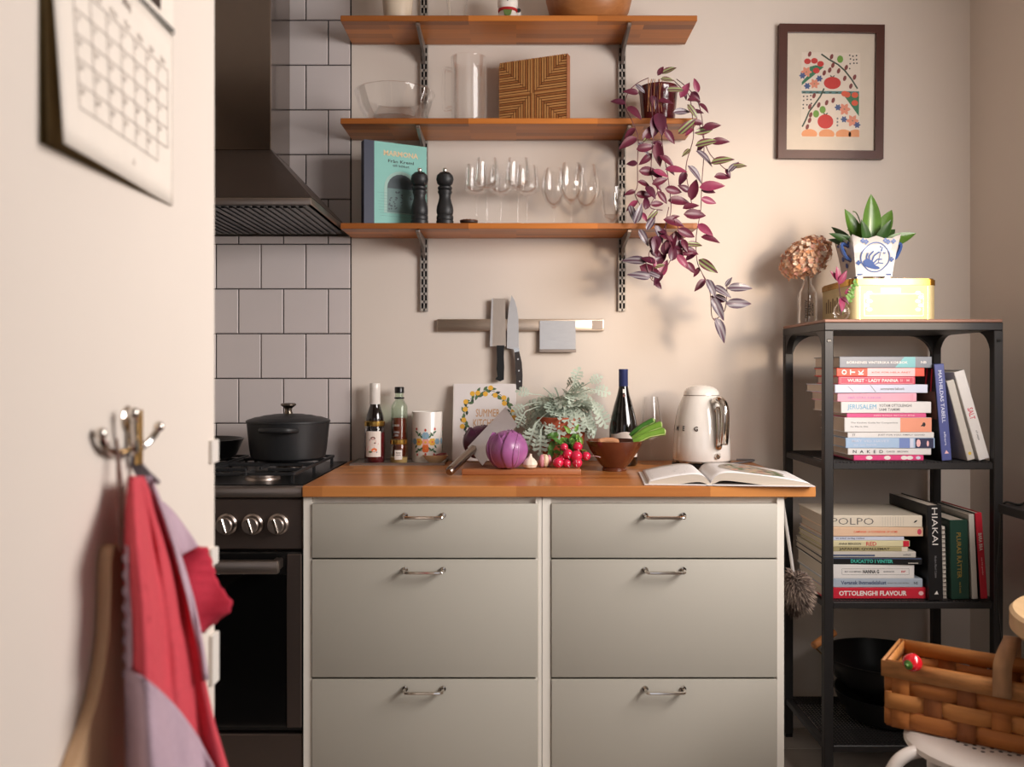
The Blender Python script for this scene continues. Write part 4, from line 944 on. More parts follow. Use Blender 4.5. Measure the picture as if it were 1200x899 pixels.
# ---------------------------------------------------------------- open book
ob = thing('open_cookbook', 'open cookbook with a food photograph lying at the right end of the worktop', 'book', (AX(832, 2.25), 2.245, CT+.0006), R(-5))
Dp = .275                                             # page height, from the near edge back
def pagez(x, s): # height of the page surface at distance x from the gutter
    a, W_ = (.028, .235)
    return .004+a*(1-(x/W_)**1.2*.80)*(1-math.exp(-x/.012))
cover_m = flat('book_cover_white', (228, 222, 220), .4)
for s, W_ in ((-1, .158), (1, .250)):
    b = newbm(); n = 22
    obj('cover', BX(*sorted((s*.004, s*(W_+.012))), -.006, Dp+.006, 0, .003, .001), cover_m, ob)
    def pz(x):
        hgt = .026 if s < 0 else .030
        return .006+hgt*(1-math.exp(-x/.014))*(1-(x/(W_*1.04))**1.7)
    top_ = [(x, pz(x)) for x in [W_*i/n for i in range(n+1)]]
    bot_ = [(x, max(.0032, pz(x)-.014-.010*(1-math.exp(-x/.05)) if x < W_*.9 else .0032)) for x in [W_*i/n for i in range(n, -1, -1)]]
    bot_ = [(x, max(.0032, min(z, pz(x)-.0012))) for x, z in bot_]
    prism(b, [(s*x, z) for x, z in top_+bot_], 0, Dp, 'xz')
    obj('page_block', b, M_pageedge, ob, angle=1.0)
    f = lambda u, v: (s*W_*u, -.0005+v*(Dp+.0005), pz(W_*u)+.0006)
    obj('page', sheet(newbm(), f, n, 6), flat('white_page', (240, 236, 234), .6, var=.01), ob, thick=.0004)
    if s > 0:
        mp = lambda u, v, h: (u, v, pz(u)+.0010+h)
        rng = random.Random(8); S = []
        br1, br2, gr_, pkk, dkb = [flat('photo_'+q, c) for q, c in (('plate_grey', (168, 158, 146)), ('beige', (204, 174, 142)), ('herb', (88, 122, 62)), ('pink', (206, 146, 124)), ('shadow', (112, 84, 66)))]
        for i in range(18):      # the printed plate, in narrow strips that follow the page's curl
            u0, u1 = .040+.170*i/18, .040+.170*(i+1)/18
            q = lambda u: .112*math.sqrt(max(0, 1-((u-.125)/.086)**2))
            S.append((br1, [(u0, .135-q(u0)), (u1, .135-q(u1)), (u1, .135+q(u1)), (u0, .135+q(u0))]))
        for i in range(70):
            a, r_ = rng.uniform(0, 6.28), rng.random()**.5
            S.append(((br2, pkk, br2, dkb, br2, gr_)[i % 6], ell(.125+.074*r_*math.cos(a), .135+.098*r_*math.sin(a), rng.uniform(.004, .010), rng.uniform(.004, .012), 7, rng.random()*3)))
        for i in range(8): S.append((gr_, ell(.185+rng.uniform(-.014, .012), .07+rng.uniform(-.03, .03), .006, .008, 6)))
        art('food_photo', S, ob, mp, lift=.0002)
    else:
        rng = random.Random(3); S = []
        for i in range(16): S.append((INKG, rect(-.150, .03+i*.013, -.150+rng.uniform(.07, .11), .0315+i*.013)))
        art('text_lines', S, ob, lambda u, v, h: (u, v, pz(-u)+.0010+h), lift=.0002)
obj('spine', BX(-.012, .012, -.006, Dp+.006, -.0, .0035, .001), cover_m, ob)
# ---------------------------------------------------------------- books
def book(label, L, T, D, loc, rz, cover, spine=None, front=None, group=None, theta=0, name='cookbook', pages=None):
    """lying book: x along the spine, y into the book, z through its thickness; theta turns it upright"""
    t = thing(name, label, 'book', loc, (0, theta, rz), group)
    c = min(.0025, T*.2)
    obj('bottom_cover', BX(-L/2, L/2, 0, D, 0, c, .0006), front or cover, t)
    obj('top_cover', BX(-L/2, L/2, 0, D, T-c, T, .0006), cover, t)
    obj('spine', BX(-L/2, L/2, -.003, .0006, 0, T, .0014), spine or cover, t)
    obj('pages', BX(-L/2+.003, L/2-.003, .0008, D-.004, c, T-c), pages or M_pageedge, t)
    return t
def spine_text(t, s, m, u, T, w=None, h=None, v=.5, bold=.015, spacing=1, rot=0):
    return text('spine_title', s, m, t, (u, -.0034, T*v), (PI/2, rot, 0), w=w, h=h, bold=bold, spacing=spacing)
def spine_art(t, S): art('spine_print', S, t, lambda u, v, h: (u, -.0031-h, v), lift=.0001)
YS = 2.482; KS = YS/FPX
C = {n: flat('cover_'+n, c, .38) for n, c in dict(grey=(132, 136, 144), orange=(236, 84, 56), rose=(212, 74, 96), pale=(214, 218, 234), pink=(236, 172, 188), white=(232, 228, 224), magenta=(222, 92, 142), salmon=(240, 160, 130), ice=(172, 198, 226), teal=(120, 186, 190), blush=(244, 196, 196), hotpink=(226, 70, 130), blue=(84, 92, 150), cream=(226, 214, 194), peach=(232, 196, 164), ivory=(222, 212, 170), khaki=(176, 164, 120), black=(22, 22, 24), red=(206, 40, 60), frost=(176, 186, 198), darkgreen=(28, 62, 50), offwhite=(206, 200, 190), steelblue=(80, 92, 120), sky=(96, 176, 214), mint=(70, 178, 160), navyp=(52, 54, 84)).items()}
def stack(shelf_z, rows, group, y0=2.4905):
    z = shelf_z+.0008
    for lab, px0, px1, py0, py1, cov, D, yaw, dy, deco in rows[::-1]:
        k = (y0+dy)/FPX; L = (px1-px0)*k; T = (py1-py0)*k-.0003
        t = book(lab, L, T, D, (AX((px0+px1)/2, y0+dy), y0+dy, z), R(yaw), C[cov], group=group)
        deco(t, L, T, k); z += T+.0003
    return z
def d1(t, L, T, k):
    spine_art(t, [(C['teal'], [(L*.10, 0.001), (L*.20, T-.001), (L*.32, T-.001), (L*.32, 0.001)])])
    spine_text(t, 'BÖRNENES VINTERSKA KOKBOK', INKW, -.006-L*.07, T, w=L*.66, h=T*.26); spine_text(t, 'NB', INKW, L*.41, T, w=L*.06, h=T*.22)
def d2(t, L, T, k):
    spine_art(t, [(C['blush'], rect(-L*.15, .0005, L*.39, T-.0005))])
    for i, ch in enumerate('OTK'): text('spine_title', ch, INKW, t, (-L*.415+i*L*.095, -.0035, T/2), (PI/2, -PI/2, 0), w=T*.62, h=T*.62, bold=.04)
    spine_text(t, 'KÖK FÖR HELA ÅRET', C['orange'], L*.12, T, w=L*.44, h=T*.24)
def d3(t, L, T, k):
    for p in stroke([(-L*.47, T*.12), (L*.47, T*.12), (L*.47, T*.88), (-L*.47, T*.88), (-L*.47, T*.12)], .0007): spine_art(t, [(C['blush'], p)])
    spine_text(t, 'WURST · LADY PANNA', INKW, -L*.05, T, w=L*.66, h=T*.42, bold=.03); spine_text(t, 'SI · M', C['blush'], L*.36, T, w=L*.12, h=T*.3)
def d4(t, L, T, k):
    spine_art(t, [(INKG, p) for p in stroke([(-L*.36, T*.8), (-L*.30, T*.2)], .0012)+stroke([(-L*.12, T*.95), (-L*.06, T*.1)], .0016)])
    spine_text(t, 'sommarens bakverk', INKG, L*.12, T, w=L*.26, h=T*.3)
def d5(t, L, T, k):
    spine_text(t, 'SMÅ SÖTA KAKOR', flat('ink_lilac', (206, 140, 190)), -L*.16, T, w=L*.42, h=T*.28)
    spine_art(t, [(C['rose'], rect(L*.43, T*.12, L*.432, T*.88)), (C['rose'], rect(L*.45, T*.12, L*.452, T*.88))])
def d6(t, L, T, k):
    spine_text(t, 'JERUSALEM', C['sky'], -L*.27, T, w=L*.32, h=T*.56, bold=.0); spine_text(t, 'YOTAM OTTOLENGHI', INKG, L*.10, T, w=L*.36, h=T*.26, v=.67); spine_text(t, 'SAMI TAMIMI', INKG, L*.035, T, w=L*.23, h=T*.24, v=.32)
def d7(t, L, T, k): spine_text(t, 'DEN RÖDA BETANS BOK', C['blush'], L*.1, T, w=L*.52, h=T*.38)
def d8(t, L, T, k):
    spine_art(t, [(C['salmon'], rect(L*.14, .0004, L*.498, T-.0004)), (INK, ell(L*.41, T*.53, T*.11, T*.15, 12)), (INK, leafp(L*.395, T*.48, T*.3, T*.12, .5))])
    spine_text(t, 'The Kitchen Guide for Companions', INKG, -L*.16, T, w=L*.54, h=T*.13, v=.64); spine_text(t, 'by Maria Elia', INKG, -L*.33, T, w=L*.2, h=T*.1, v=.38)
def d9(t, L, T, k): spine_text(t, 'JUST FOR YOU, SIMPLY GOOD', INKG, L*.12, T, w=L*.54, h=T*.34); spine_text(t, '77', INK, -L*.43, T, h=T*.4)
def d10(t, L, T, k):
    spine_art(t, [(flat('spine_blue_mid', (120, 140, 196)), rect(L*.10, .0006, L*.26, T-.0006)), (C['pale'], rect(L*.22, .0006, L*.26, T-.0006)), (C['navyp'], rect(L*.28, .0006, L*.485, T-.0006)), (C['blush'], ell(L*.315, T*.5, T*.22, T*.4, 8)), (C['blush'], ell(L*.42, T*.45, T*.12, T*.3, 8))])
    spine_text(t, 'MAT VID HAVET', C['pale'], -L*.22, T, w=L*.42, h=T*.22, v=.7); spine_text(t, 'av en kock', C['pale'], -L*.28, T, w=L*.26, h=T*.16, v=.34)
def d11(t, L, T, k): spine_text(t, 'NAKED', INK, -L*.26, T, w=L*.36, h=T*.46, spacing=2.2); spine_text(t, 'CAKES · BROWN', INKG, L*.09, T, w=L*.26, h=T*.26)
def d12(t, L, T, k): spine_art(t, [(INKW, ell(L*q, T*.5, L*.05, T*.36, 9)) for q in (-.28, -.02, .22, .3)]+[(C['pale'], ell(L*.42, T*.5, L*.035, T*.3, 9))])
G1 = 'lying books on the upper bookshelf level'
stack(SZ['upper'], [
    ('grey book with teal triangle, topmost of the upper lying stack', 983, 1092, 420.7, 434, 'grey', .20, 1, 0, d1),
    ('orange and pink book with white capitals, second from top of the upper stack', 980, 1083, 434, 444, 'orange', .185, 0, .002, d2),
    ('rose red book with white lettering, right under the orange one', 982, 1072, 444, 453.4, 'rose', .18, -.5, .004, d3),
    ('pale lilac white book under the rose red one', 977.5, 1087, 453.4, 463.4, 'pale', .235, .8, 0, d4),
    ('light pink book between two white ones in the upper stack', 981, 1073.5, 463.4, 473.6, 'pink', .225, -.6, .003, d5),
    ('white book with light blue capitals on its spine', 985, 1091, 473.6, 487, 'white', .225, .3, .002, d6),
    ('thin magenta book in the middle of the upper stack', 992, 1085, 487, 492.2, 'magenta', .20, 0, .004, d7),
    ('thick white book with salmon right end', 989, 1091.5, 492.2, 509.3, 'white', .19, .5, 0, d8),
    ('thin white book lying on the ice blue one', 993, 1094, 509.3, 516, 'white', .20, -.4, .002, d9),
    ('ice blue book with dark picture at its right end', 990.5, 1095, 516, 528, 'ice', .19, 0, 0, d10),
    ('white book with widely spaced black capitals near the bottom of the upper stack', 993, 1091, 528, 536, 'white', .20, .4, .002, d11),
    ('pink and white spotted book, bottom of the upper stack', 1000, 1082, 536, 542.6, 'hotpink', .21, 0, .004, d12)], G1)
G2 = 'lying books on the lower bookshelf level'
def e1(t, L, T, k):
    spine_text(t, 'POLPO', flat('ink_brown_grey', (96, 90, 88)), -L*.20, T, w=L*.42, h=T*.58, bold=-.01)
    spine_art(t, [(INKG, p) for q in range(9) for p in stroke([(L*(.10+q*.026), T*.1), (L*(.10+q*.026), T*.9)], .0004)]+[(INK, leafp(L*.43, T*.5, T*.4, T*.14, .6))])
def e2(t, L, T, k): spine_text(t, 'CAMPANIA · A COOKBOOK OF HOME', C['orange'], L*.02, T, w=L*.44, h=T*.2); spine_art(t, [(C['rose'], ell(L*.46, T*.5, L*.022, T*.32, 10))])
def e3(t, L, T, k): spine_text(t, 'en enkel vardag i köket', C['steelblue'], -L*.18, T, w=L*.36, h=T*.5)
def e4(t, L, T, k): spine_text(t, 'ANNA BERGSON', INK, -L*.2, T, w=L*.26, h=T*.34); spine_text(t, 'RED', C['red'], L*.05, T, w=L*.12, h=T*.62); spine_art(t, [(C['red'], rect(L*.42, .0005, L*.49, T-.0005))])
def e5(t, L, T, k): spine_text(t, 'JAPANSK QVALLSMAT', flat('ink_olive', (74, 66, 44)), -L*.02, T, w=L*.6, h=T*.62, bold=.03); spine_art(t, [(C['cream'], rect(L*.42, .0005, L*.49, T-.0005))])
def e6(t, L, T, k): spine_art(t, [(C['steelblue'], rect(-L*.48, T*.2, L*.06, T*.5))]); spine_text(t, 'sallad', INKG, L*.40, T, w=L*.08, h=T*.34)
def e7(t, L, T, k): spine_text(t, 'DUCATTO I VINTER', C['mint'], -L*.0, T, w=L*.42, h=T*.52, bold=.04); spine_art(t, [(C['offwhite'], rect(L*.36, T*.2, L*.46, T*.3)), (C['steelblue'], rect(-L*.48, T*.82, L*.49, T*.97))])
def e8(t, L, T, k):
    spine_art(t, [(INK, p) for p in stroke([(-L*.30, T*.28), (L*.44, T*.28), (L*.44, T*.70), (-L*.30, T*.70), (-L*.30, T*.28)], .0006)])
    spine_text(t, 'NANNA G', INK, L*.02, T, w=L*.18, h=T*.26, bold=.03); spine_text(t, 'MAT OCH MINNEN', INKG, -L*.18, T, w=L*.18, h=T*.12); spine_text(t, 'KOKBOK', INKG, L*.22, T, w=L*.12, h=T*.12); spine_text(t, 'BF', C['red'], L*.38, T, w=L*.05, h=T*.14)
def e9(t, L, T, k): spine_text(t, 'Vegansk livsmedelslust', C['steelblue'], -L*.10, T, w=L*.46, h=T*.56, bold=.03); spine_text(t, 'recept från hela världen', INKG, L*.25, T, w=L*.22, h=T*.2); spine_text(t, 'NS', INK, L*.43, T, w=L*.04, h=T*.3)
def e10(t, L, T, k): spine_text(t, 'OTTOLENGHI FLAVOUR', INKW, -L*.03, T, w=L*.66, h=T*.44, bold=.03); spine_art(t, [(C['blush'], ell(L*.44, T*.5, L*.025, T*.2, 10))])
stack(SZ['lower'], [
    ('cream book with large thin grey capitals, topmost of the lower lying stack', 964, 1080, 607, 620.5, 'cream', .225, -1, .0, e1),
    ('peach coloured book right under the cream one', 965, 1081.5, 620.5, 631.5, 'peach', .20, 0, .0, e2),
    ('thin pale blue book under the peach one', 966, 1059, 631.5, 636.5, 'pale', .22, 0, .003, e3),
    ('ivory book with red label and a small red title', 965, 1066, 636.5, 643.8, 'ivory', .215, .6, .002, e4),
    ('khaki book with dark capitals under the ivory one', 965, 1064, 643.8, 649.3, 'khaki', .21, 0, .003, e5),
    ('off-white book lying on the black one', 964, 1072.5, 649.3, 656.3, 'offwhite', .25, -1, .002, e6),
    ('black book with teal title in the lower stack', 963, 1079.5, 656.3, 664.5, 'black', .255, -1.6, .0, e7),
    ('white book with a thin black frame on its spine', 965, 1071, 664.5, 681, 'white', .235, 0, .002, e8),
    ('frosty grey blue book lying on the red one', 965, 1081, 681, 691.3, 'frost', .22, .4, .001, e9),
    ('red book with white capitals, bottom of the lower stack', 966, 1086, 691.3, 704.4, 'red', .20, 0, .0, e10)], G2)
def upright(lab, px, th_px, H, D, lean, cov, shelf, y, front=None, spine=None, group=None, rz=0):
    k = y/FPX; T = th_px*k; a = R(lean); cx_ = AX(px, y)
    t = book(lab, H, T, D, (cx_-H/2*math.sin(a), y, shelf+.0012+H/2*math.cos(a)), rz, C[cov], C[spine] if spine else None, C[front] if front else None, group, PI/2-a)
    return t, T
G3 = 'leaning books on the upper bookshelf level'
t, T = upright('blue book standing almost upright beside the upper stack', 1103.5, 11.5, .276, .20, 4.7, 'blue', SZ['upper'], 2.478, front='black', group=G3)
spine_text(t, 'MATHILDAS TABELL', C['pale'], -.045, T, w=.15, h=T*.36); spine_text(t, 'albert', C['pale'], .075, T, w=.04, h=T*.2); spine_art(t, [(C['blush'], [(.118, T*.3), (.118, T*.75), (.108, T*.5)])])
art('cover_photo', [(C['red'], p) for p in stroke([(-.125, .012), (-.03, .04)], .008)+stroke([(-.128, .04), (-.05, .07)], .009)]+[(flat('photo_brown', (112, 76, 64)), rect(-.06, .005, .02, .16))], t, lambda u, v, h: (u, v, -.0004-h), lift=.0001)
t, T = upright('shorter white book leaning left behind the blue one', 1133.5, 9, .235, .19, 15.0, 'offwhite', SZ['upper'], 2.480, group=G3)
spine_art(t, [(flat('ochre_dot', (220, 190, 80)), ell(.098, T*.5, T*.22, T*.22, 10))])
t, T = upright('tall white book leaning left, rightmost on the upper level', 1147, 12.5, .262, .20, 16, 'white', SZ['upper'], 2.484, group=G3)
spine_text(t, 'SALT', C['rose'], -.005, T, w=.034, h=T*.5); spine_text(t, 'och peppar', INKG, .06, T, w=.03, h=T*.26)
G4 = 'upright books on the lower bookshelf level'
t, T = upright('tall black book with white serif capitals standing beside the lower stack', 1088.5, 16.5, .270, .25, 1.2, 'black', SZ['lower'], 2.470, group=G4)
spine_text(t, 'HIAKAI', INKW, -.075, T, w=.105, h=T*.40, bold=-.005); spine_text(t, 'Modern Maori Cuisine', INKG, .04, T, w=.062, h=T*.16); spine_art(t, [(INKW, [(.118, T*.35), (.118, T*.65), (.108, T*.55)])])
# spiral notebook
t = thing('spiral_notebook', 'thin ring-bound notebook between the black and the green book', 'notebook', (AX(1107.5, 2.485), 2.485, SZ['lower']+.001), (0, R(-1.4), 0), G4)
obj('pages', BX(-.007, .007, .006, .17, 0, .206), M_paper, t); obj('cover', BX(-.0085, -.0072, .004, .17, 0, .207), C['cream'], t)
for k in range(16): obj('ring', TU([(.0075*math.cos(a*PI/6), .006+.0075*math.sin(a*PI/6), .010+k*.0125) for a in range(12)], .0013, 5, closed=True), M_steel, t)
t, T = upright('dark green book with gold lettering on the lower level', 1114.5, 21, .226, .20, 1.3, 'darkgreen', SZ['lower'], 2.482, group=G4)
spine_text(t, 'PLURAS RÄTTER', flat('gold_foil', (176, 146, 72), .3, metal=.6), -.012, T, w=.13, h=T*.30); spine_text(t, 'mat & musik', MATS['gold_foil'], .080, T, w=.032, h=T*.12)
t, T = upright('pale grey book standing between the green and the red book', 1139, 6.5, .242, .21, 2.6, 'offwhite', SZ['lower'], 2.484, group=G4)
t, T = upright('red spined book with dark cover leaning at the right end', 1149, 8, .246, .23, 4, 'red', SZ['lower'], 2.486, front='black', group=G4)
spine_text(t, 'BARA BRA', INKW, -.04, T, w=.05, h=T*.5); spine_text(t, 'mat från grunden', C['blush'], .03, T, w=.05, h=T*.25)

# ---------------------------------------------------------------- on top of the bookshelf
y = 2.765; t = thing('hydrangea_bottle', 'clear lettered bottle with a dried hydrangea on top of the black unit', 'vase', (AX(946, y), y, BZ+.0006))
obj('bottle', LA([(0, 0), (.029, 0), (.032, .003), (.032, .088), (.029, .104), (.019, .122), (.0135, .132), (.0135, .150), (.0150, .151), (.0150, .155), (.0125, .155), (.0122, .131), (.028, .102), (.0305, .005), (0, .004)], 36), M_glass, t)
cm = cyl_map(.0323)
for k, s in enumerate(('POSITIV', 'FISK', 'KÖK')): 
    me_ = text('lettering', s, INK, t, (0, 0, 0), (0, 0, 0), w=.058 if k == 0 else .04, h=.008, mapf=lambda u, v, k=k: cm(-.014-k*.0+k*.010-v, .048+u, .0003))
fh = Vector((AX(943, y)-t.location.x, -.012, AZ(303, y)-t.location.z))
obj('stem', TU(curve([(0, 0, .01), (.004, 0, .09), (.002, -.004, .15), fh-Vector((0, 0, .03))], 5), .0024, 6), flat('dry_stem', (120, 92, 60)), t)
hm = [flat('petal_'+n, c, .75, var=.15, scale=60) for n, c in (('peach', (242, 190, 154)), ('rose', (234, 174, 154)), ('tan', (222, 158, 114)), ('pale', (248, 216, 192)))]
rng = random.Random(6); b = newbm()
for k in range(640):
    zz = rng.uniform(-.95, 1); a = rng.uniform(0, 2*PI); q = math.sqrt(1-zz*zz)
    nrm = Vector((q*math.cos(a), q*math.sin(a), zz)); sc = rng.uniform(.86, 1.04)*(1+.08*math.sin(7*a+3*zz))
    tl = .32*nrm.x
    p = fh+Vector((nrm.x*.074*sc, nrm.y*.068*sc, nrm.z*.062*sc+tl*.075))
    if nrm.z < -.5 and rng.random() < .3: continue
    n2 = (nrm+Vector((rng.uniform(-.4, .4), rng.uniform(-.4, .4), rng.uniform(-.4, .4)))).normalized(); ux = n2.orthogonal().normalized(); uy = n2.cross(ux); rot = rng.uniform(0, PI); mi = rng.choice((0, 0, 1, 2, 3))
    for j in range(4):
        aa = rot+j*PI/2; d = ux*math.cos(aa)+uy*math.sin(aa); e = n2.cross(d); r_ = rng.uniform(.0065, .0105)
        vs = [b.verts.new(p+x) for x in (Vector(), d*r_*.55+e*r_*.48+n2*r_*.15, d*r_+n2*r_*rng.uniform(-.1, .5), d*r_*.55-e*r_*.48+n2*r_*.15)]
        f = b.faces.new(vs); f.material_index = mi
obj('flower_head', b, hm, t, kind='stuff', recalc=False, angle=3)

y = 2.487; t = thing('bud_vase', 'small round glass bud vase with purple and green sprigs before the gold tin', 'vase', (AX(986, y), y, BZ+.0006))
obj('vase', LA([(0, 0), (.014, 0), (.021, .008), (.024, .020), (.021, .034), (.013, .044), (.0085, .050), (.0085, .062), (.0105, .066), (.0080, .064), (.0078, .050), (.020, .033), (.0225, .020), (0, .003)], 36), M_glass, t)
def stripe_mat(name, mid, band, edge, w, rough=.4):
    m = bpy.data.materials.new(name); m.use_nodes = True; N = m.node_tree.nodes; K = m.node_tree.links; p = N['Principled BSDF']
    tc = N.new('ShaderNodeTexCoord'); sp = N.new('ShaderNodeSeparateXYZ'); ab = N.new('ShaderNodeMath'); ab.operation = 'ABSOLUTE'
    dv = N.new('ShaderNodeMath'); dv.operation = 'DIVIDE'; dv.inputs[1].default_value = w/2; rp = N.new('ShaderNodeValToRGB')
    K.new(tc.outputs['Object'], sp.inputs[0]); K.new(sp.outputs['Y'], ab.inputs[0]); K.new(ab.outputs[0], dv.inputs[0]); K.new(dv.outputs[0], rp.inputs[0])
    e = rp.color_ramp.elements; e[0].position = 0; e[0].color = lin(mid); e[1].position = .95; e[1].color = lin(edge)
    for pos, c in ((.16, mid), (.26, band), (.52, band), (.66, edge)): q = e.new(pos); q.color = lin(c)
    K.new(rp.outputs[0], p.inputs['Base Color']); p.inputs['Roughness'].default_value = rough; p.inputs['Coat Weight'].default_value = .1
    return m
tl = [leaf_mesh(.046, .021, flat('tradescantia_purple', (92, 26, 50), .4, var=.25, scale=60), .25, .35, 7, 0, 'leaf'),
      leaf_mesh(.046, .020, flat('tradescantia_rose', (138, 52, 84), .4, var=.2, scale=60), .15, .3, 7, 0, 'leaf'),
      leaf_mesh(.048, .020, stripe_mat('tradescantia_green', (92, 44, 62), (136, 150, 96), (104, 48, 62), .020), .2, .3, 7, 0, 'leaf'),
      leaf_mesh(.048, .019, stripe_mat('tradescantia_grey', (84, 60, 76), (138, 132, 138), (78, 60, 76), .019), .3, .35, 7, 0, 'leaf'),
      leaf_mesh(.044, .024, flat('tradescantia_dark', (78, 24, 48), .35, var=.25, scale=60), .25, .3, 7, 0, 'leaf')]
ltm = flat('sprig_green', (98, 142, 60), .5)
sprm = leaf_mesh(.012, .010, ltm, .2, .2, 5, 0, 'leaf')
for pts, m in (([(0, 0, .012), (-.004, -.003, .06), (-.010, -.008, .10), (-.012, -.010, .128)], flat('vine_stem', (96, 56, 70))), ([(.004, 0, .012), (.006, 0, .06), (.026, -.006, .085), (.034, -.01, .100)], ltm), ([(.0, 0, .012), (-.003, -.006, .06), (-.012, -.022, .055), (-.010, -.024, .045)], MATS['vine_stem'])):
    obj('stem', TU(curve(pts, 5), .0013, 5), m, t)
for p, d, i, s in (((-.012, -.010, .105), (-.15, -.3, 1), 1, 1.0), ((-.012, -.010, .10), (.45, -.3, .8), 1, .95), ((-.012, -.008, .11), (-.6, -.2, .75), 1, .8), ((-.010, -.022, .06), (-.05, -.5, -.8), 1, 1.0), ((-.008, -.022, .062), (.5, -.4, -.5), 0, .6), ((.010, -.002, .072), (.5, -.3, .7), 1, .6)):
    put('leaf', tl[i], t, frame(Vector(p), d, (.2, -1, .2), s))
rng = random.Random(13)
for k in range(16):
    u = k/15; put('leaf', sprm, t, frame(Vector((.018+.018*u, -.005, .052+.05*u+.002*(k % 3))), (math.cos(k*2.2), -.4, math.sin(k*2.2)), (0, -1, .3), rng.uniform(.8, 1.3)))

# gold tin
tx0, tx1, ty0, ty1 = AX(996, 2.505), AX(1099.5, 2.505), 2.505, 2.755
t = thing('gold_tin', 'square pale gold biscuit tin on top of the black unit', 'tin', ((tx0+tx1)/2, (ty0+ty1)/2, BZ+.0006))
def rrect(hx, hy, r, n=6):
    out = []
    for cx_, cy_, a0 in ((hx-r, hy-r, 0), (-hx+r, hy-r, PI/2), (-hx+r, -hy+r, PI), (hx-r, -hy+r, 3*PI/2)):
        out += [(cx_+r*math.cos(a0+k*PI/2/n), cy_+r*math.sin(a0+k*PI/2/n)) for k in range(n+1)]
    return out
hx, hy = (tx1-tx0)/2, (ty1-ty0)/2
tinm = mat('pale_gold_tin', (196, 180, 136), .5, .3, var=.10, scale=18); tgold = mat('gold_edge', (196, 150, 70), .25, 1, var=.05)
obj('body', PR(rrect(hx-.002, hy-.002, .022), 0, .100, 'xy'), tinm, t)
b = newbm(); prism(b, rrect(hx, hy, .024), .1003, .116, 'xy'); prism(b, rrect(hx-.004, hy-.004, .021), .116, .1195, 'xy')
obj('lid', b, tgold, t)
tn = flat('tin_tan', (196, 176, 130), .35, metal=.4); S = [(tn, rect(-.038, .078, .020, .092))]
for sx_ in (-1, 1):
    for k in range(5): S.append((tn, ell(sx_*(.070+.008*(k % 2)), .03+k*.012, .009, .006, 8)))
    S.append((tgold, rect(sx_*.098-.0015, .002, sx_*.098+.0015, .098)))
S += [(tn, p) for p in stroke([(-.085, .012), (.085, .012), (.085, .075), (-.085, .075), (-.085, .012)], .0025)]
art('printed_panel', S, t, lambda u, v, h: (u, -hy+.002-h, v), lift=.0002)
S = [(tn, p) for p in stroke([(-.09, .012), (.09, .012), (.09, .085), (-.09, .085), (-.09, .012)], .003)]
dkb_ = flat('tin_brown', (110, 86, 52), .35, metal=.4)
for k in range(9): S.append((dkb_, rect(-.08+k*.018, .03, -.07+k*.018, .065+.008*(k % 2))))
art('printed_side', S, t, lambda u, v, h: (-hx+.002-h, u, v), lift=.0002)

# blue and white planter
y = 2.60; t = thing('porcelain_planter', 'blue and white square porcelain planter on the gold tin', 'potted plant', (AX(1027, 2.54), 2.61, BZ+.0006+.1202))
por = flat('porcelain', (206, 202, 198), .2, coat=.5); bluep = flat('cobalt', (62, 92, 156), .2, coat=.4)
b = newbm(); n = 6
lv = [(.052, .012), (.0535, .03), (.060, .08), (.0695, .122)]
rows = []
for h_, z_ in lv:
    row = []
    for (ax, ay), (bx_, by_) in (((-1, -1), (1, -1)), ((1, -1), (1, 1)), ((1, 1), (-1, 1)), ((-1, 1), (-1, -1))):
        for k in range(n):
            u = k/n; sc = .006*abs(math.sin(u*PI*2.0))-.010*(1-abs(2*u-1))*0
            zz = z_+(0 if z_ < .12 else .006*math.cos(u*PI*4)+.004*abs(2*u-1))
            row.append(b.verts.new(((ax+(bx_-ax)*u)*h_, (ay+(by_-ay)*u)*h_, zz)))
    rows.append(row)
for a, c in zip(rows, rows[1:]):
    for k in range(len(a)): b.faces.new((a[k], a[(k+1) % len(a)], c[(k+1) % len(a)], c[k]))
b.faces.new(rows[0][::-1])
obj('pot', b, por, t, thick=.005)
for sx_ in (-1, 1):
    for sy_ in (-1, 1): obj('foot', BX(*sorted((sx_*.030, sx_*.051)), *sorted((sy_*.030, sy_*.051)), 0, .0125, .003), bluep, t)
    obj('handle', TU(curve([(sx_*.058, -.03, .060), (sx_*.074, -.03, .070), (sx_*.087, -.03, .098), (sx_*.084, -.03, .110), (sx_*.066, -.03, .102)], 5), .0055, 8, flat=1.6), bluep, t)
obj('soil', BX(-.062, .062, -.062, .062, .100, .106), MATS['soil'], t)
lean_ = (.0695-.0535)/(.122-.03)
pm = lambda u, v, h: (u, -(.0535+(v-.03)*lean_)-.0032-h, v)
S = []
circ = [(.040*(1+.06*abs(math.cos(2*a)))*math.cos(a), .066+.040*(1+.06*abs(math.cos(2*a)))*math.sin(a)) for a in [2*PI*k/32 for k in range(33)]]
S += [(bluep, p) for p in stroke(circ, .0030)]
S += [(bluep, ell(-.018, .048, .018, .012, 10, -.4)), (bluep, ell(-.004, .038, .020, .006, 10, -.2))]
for pts, w in (([(-.012, .046), (-.004, .070), (.012, .082)], .004), ([(-.016, .050), (-.018, .070), (-.006, .084)], .004), ([(-.008, .044), (.006, .060), (.020, .060)], .0035), ([(-.020, .052), (-.026, .066), (-.022, .078)], .004), ([(-.004, .042), (.010, .050), (.024, .048)], .003), ([(.010, .050), (.014, .075), (.018, .094)], .0016)): S += [(bluep, p) for p in stroke(pts, w)]
for cx_, cy_ in ((.020, .092), (.014, .096), (.026, .078), (.017, .086)): S += [(bluep, leafp(cx_, cy_, .008, .003, k*1.05)) for k in range(3)]
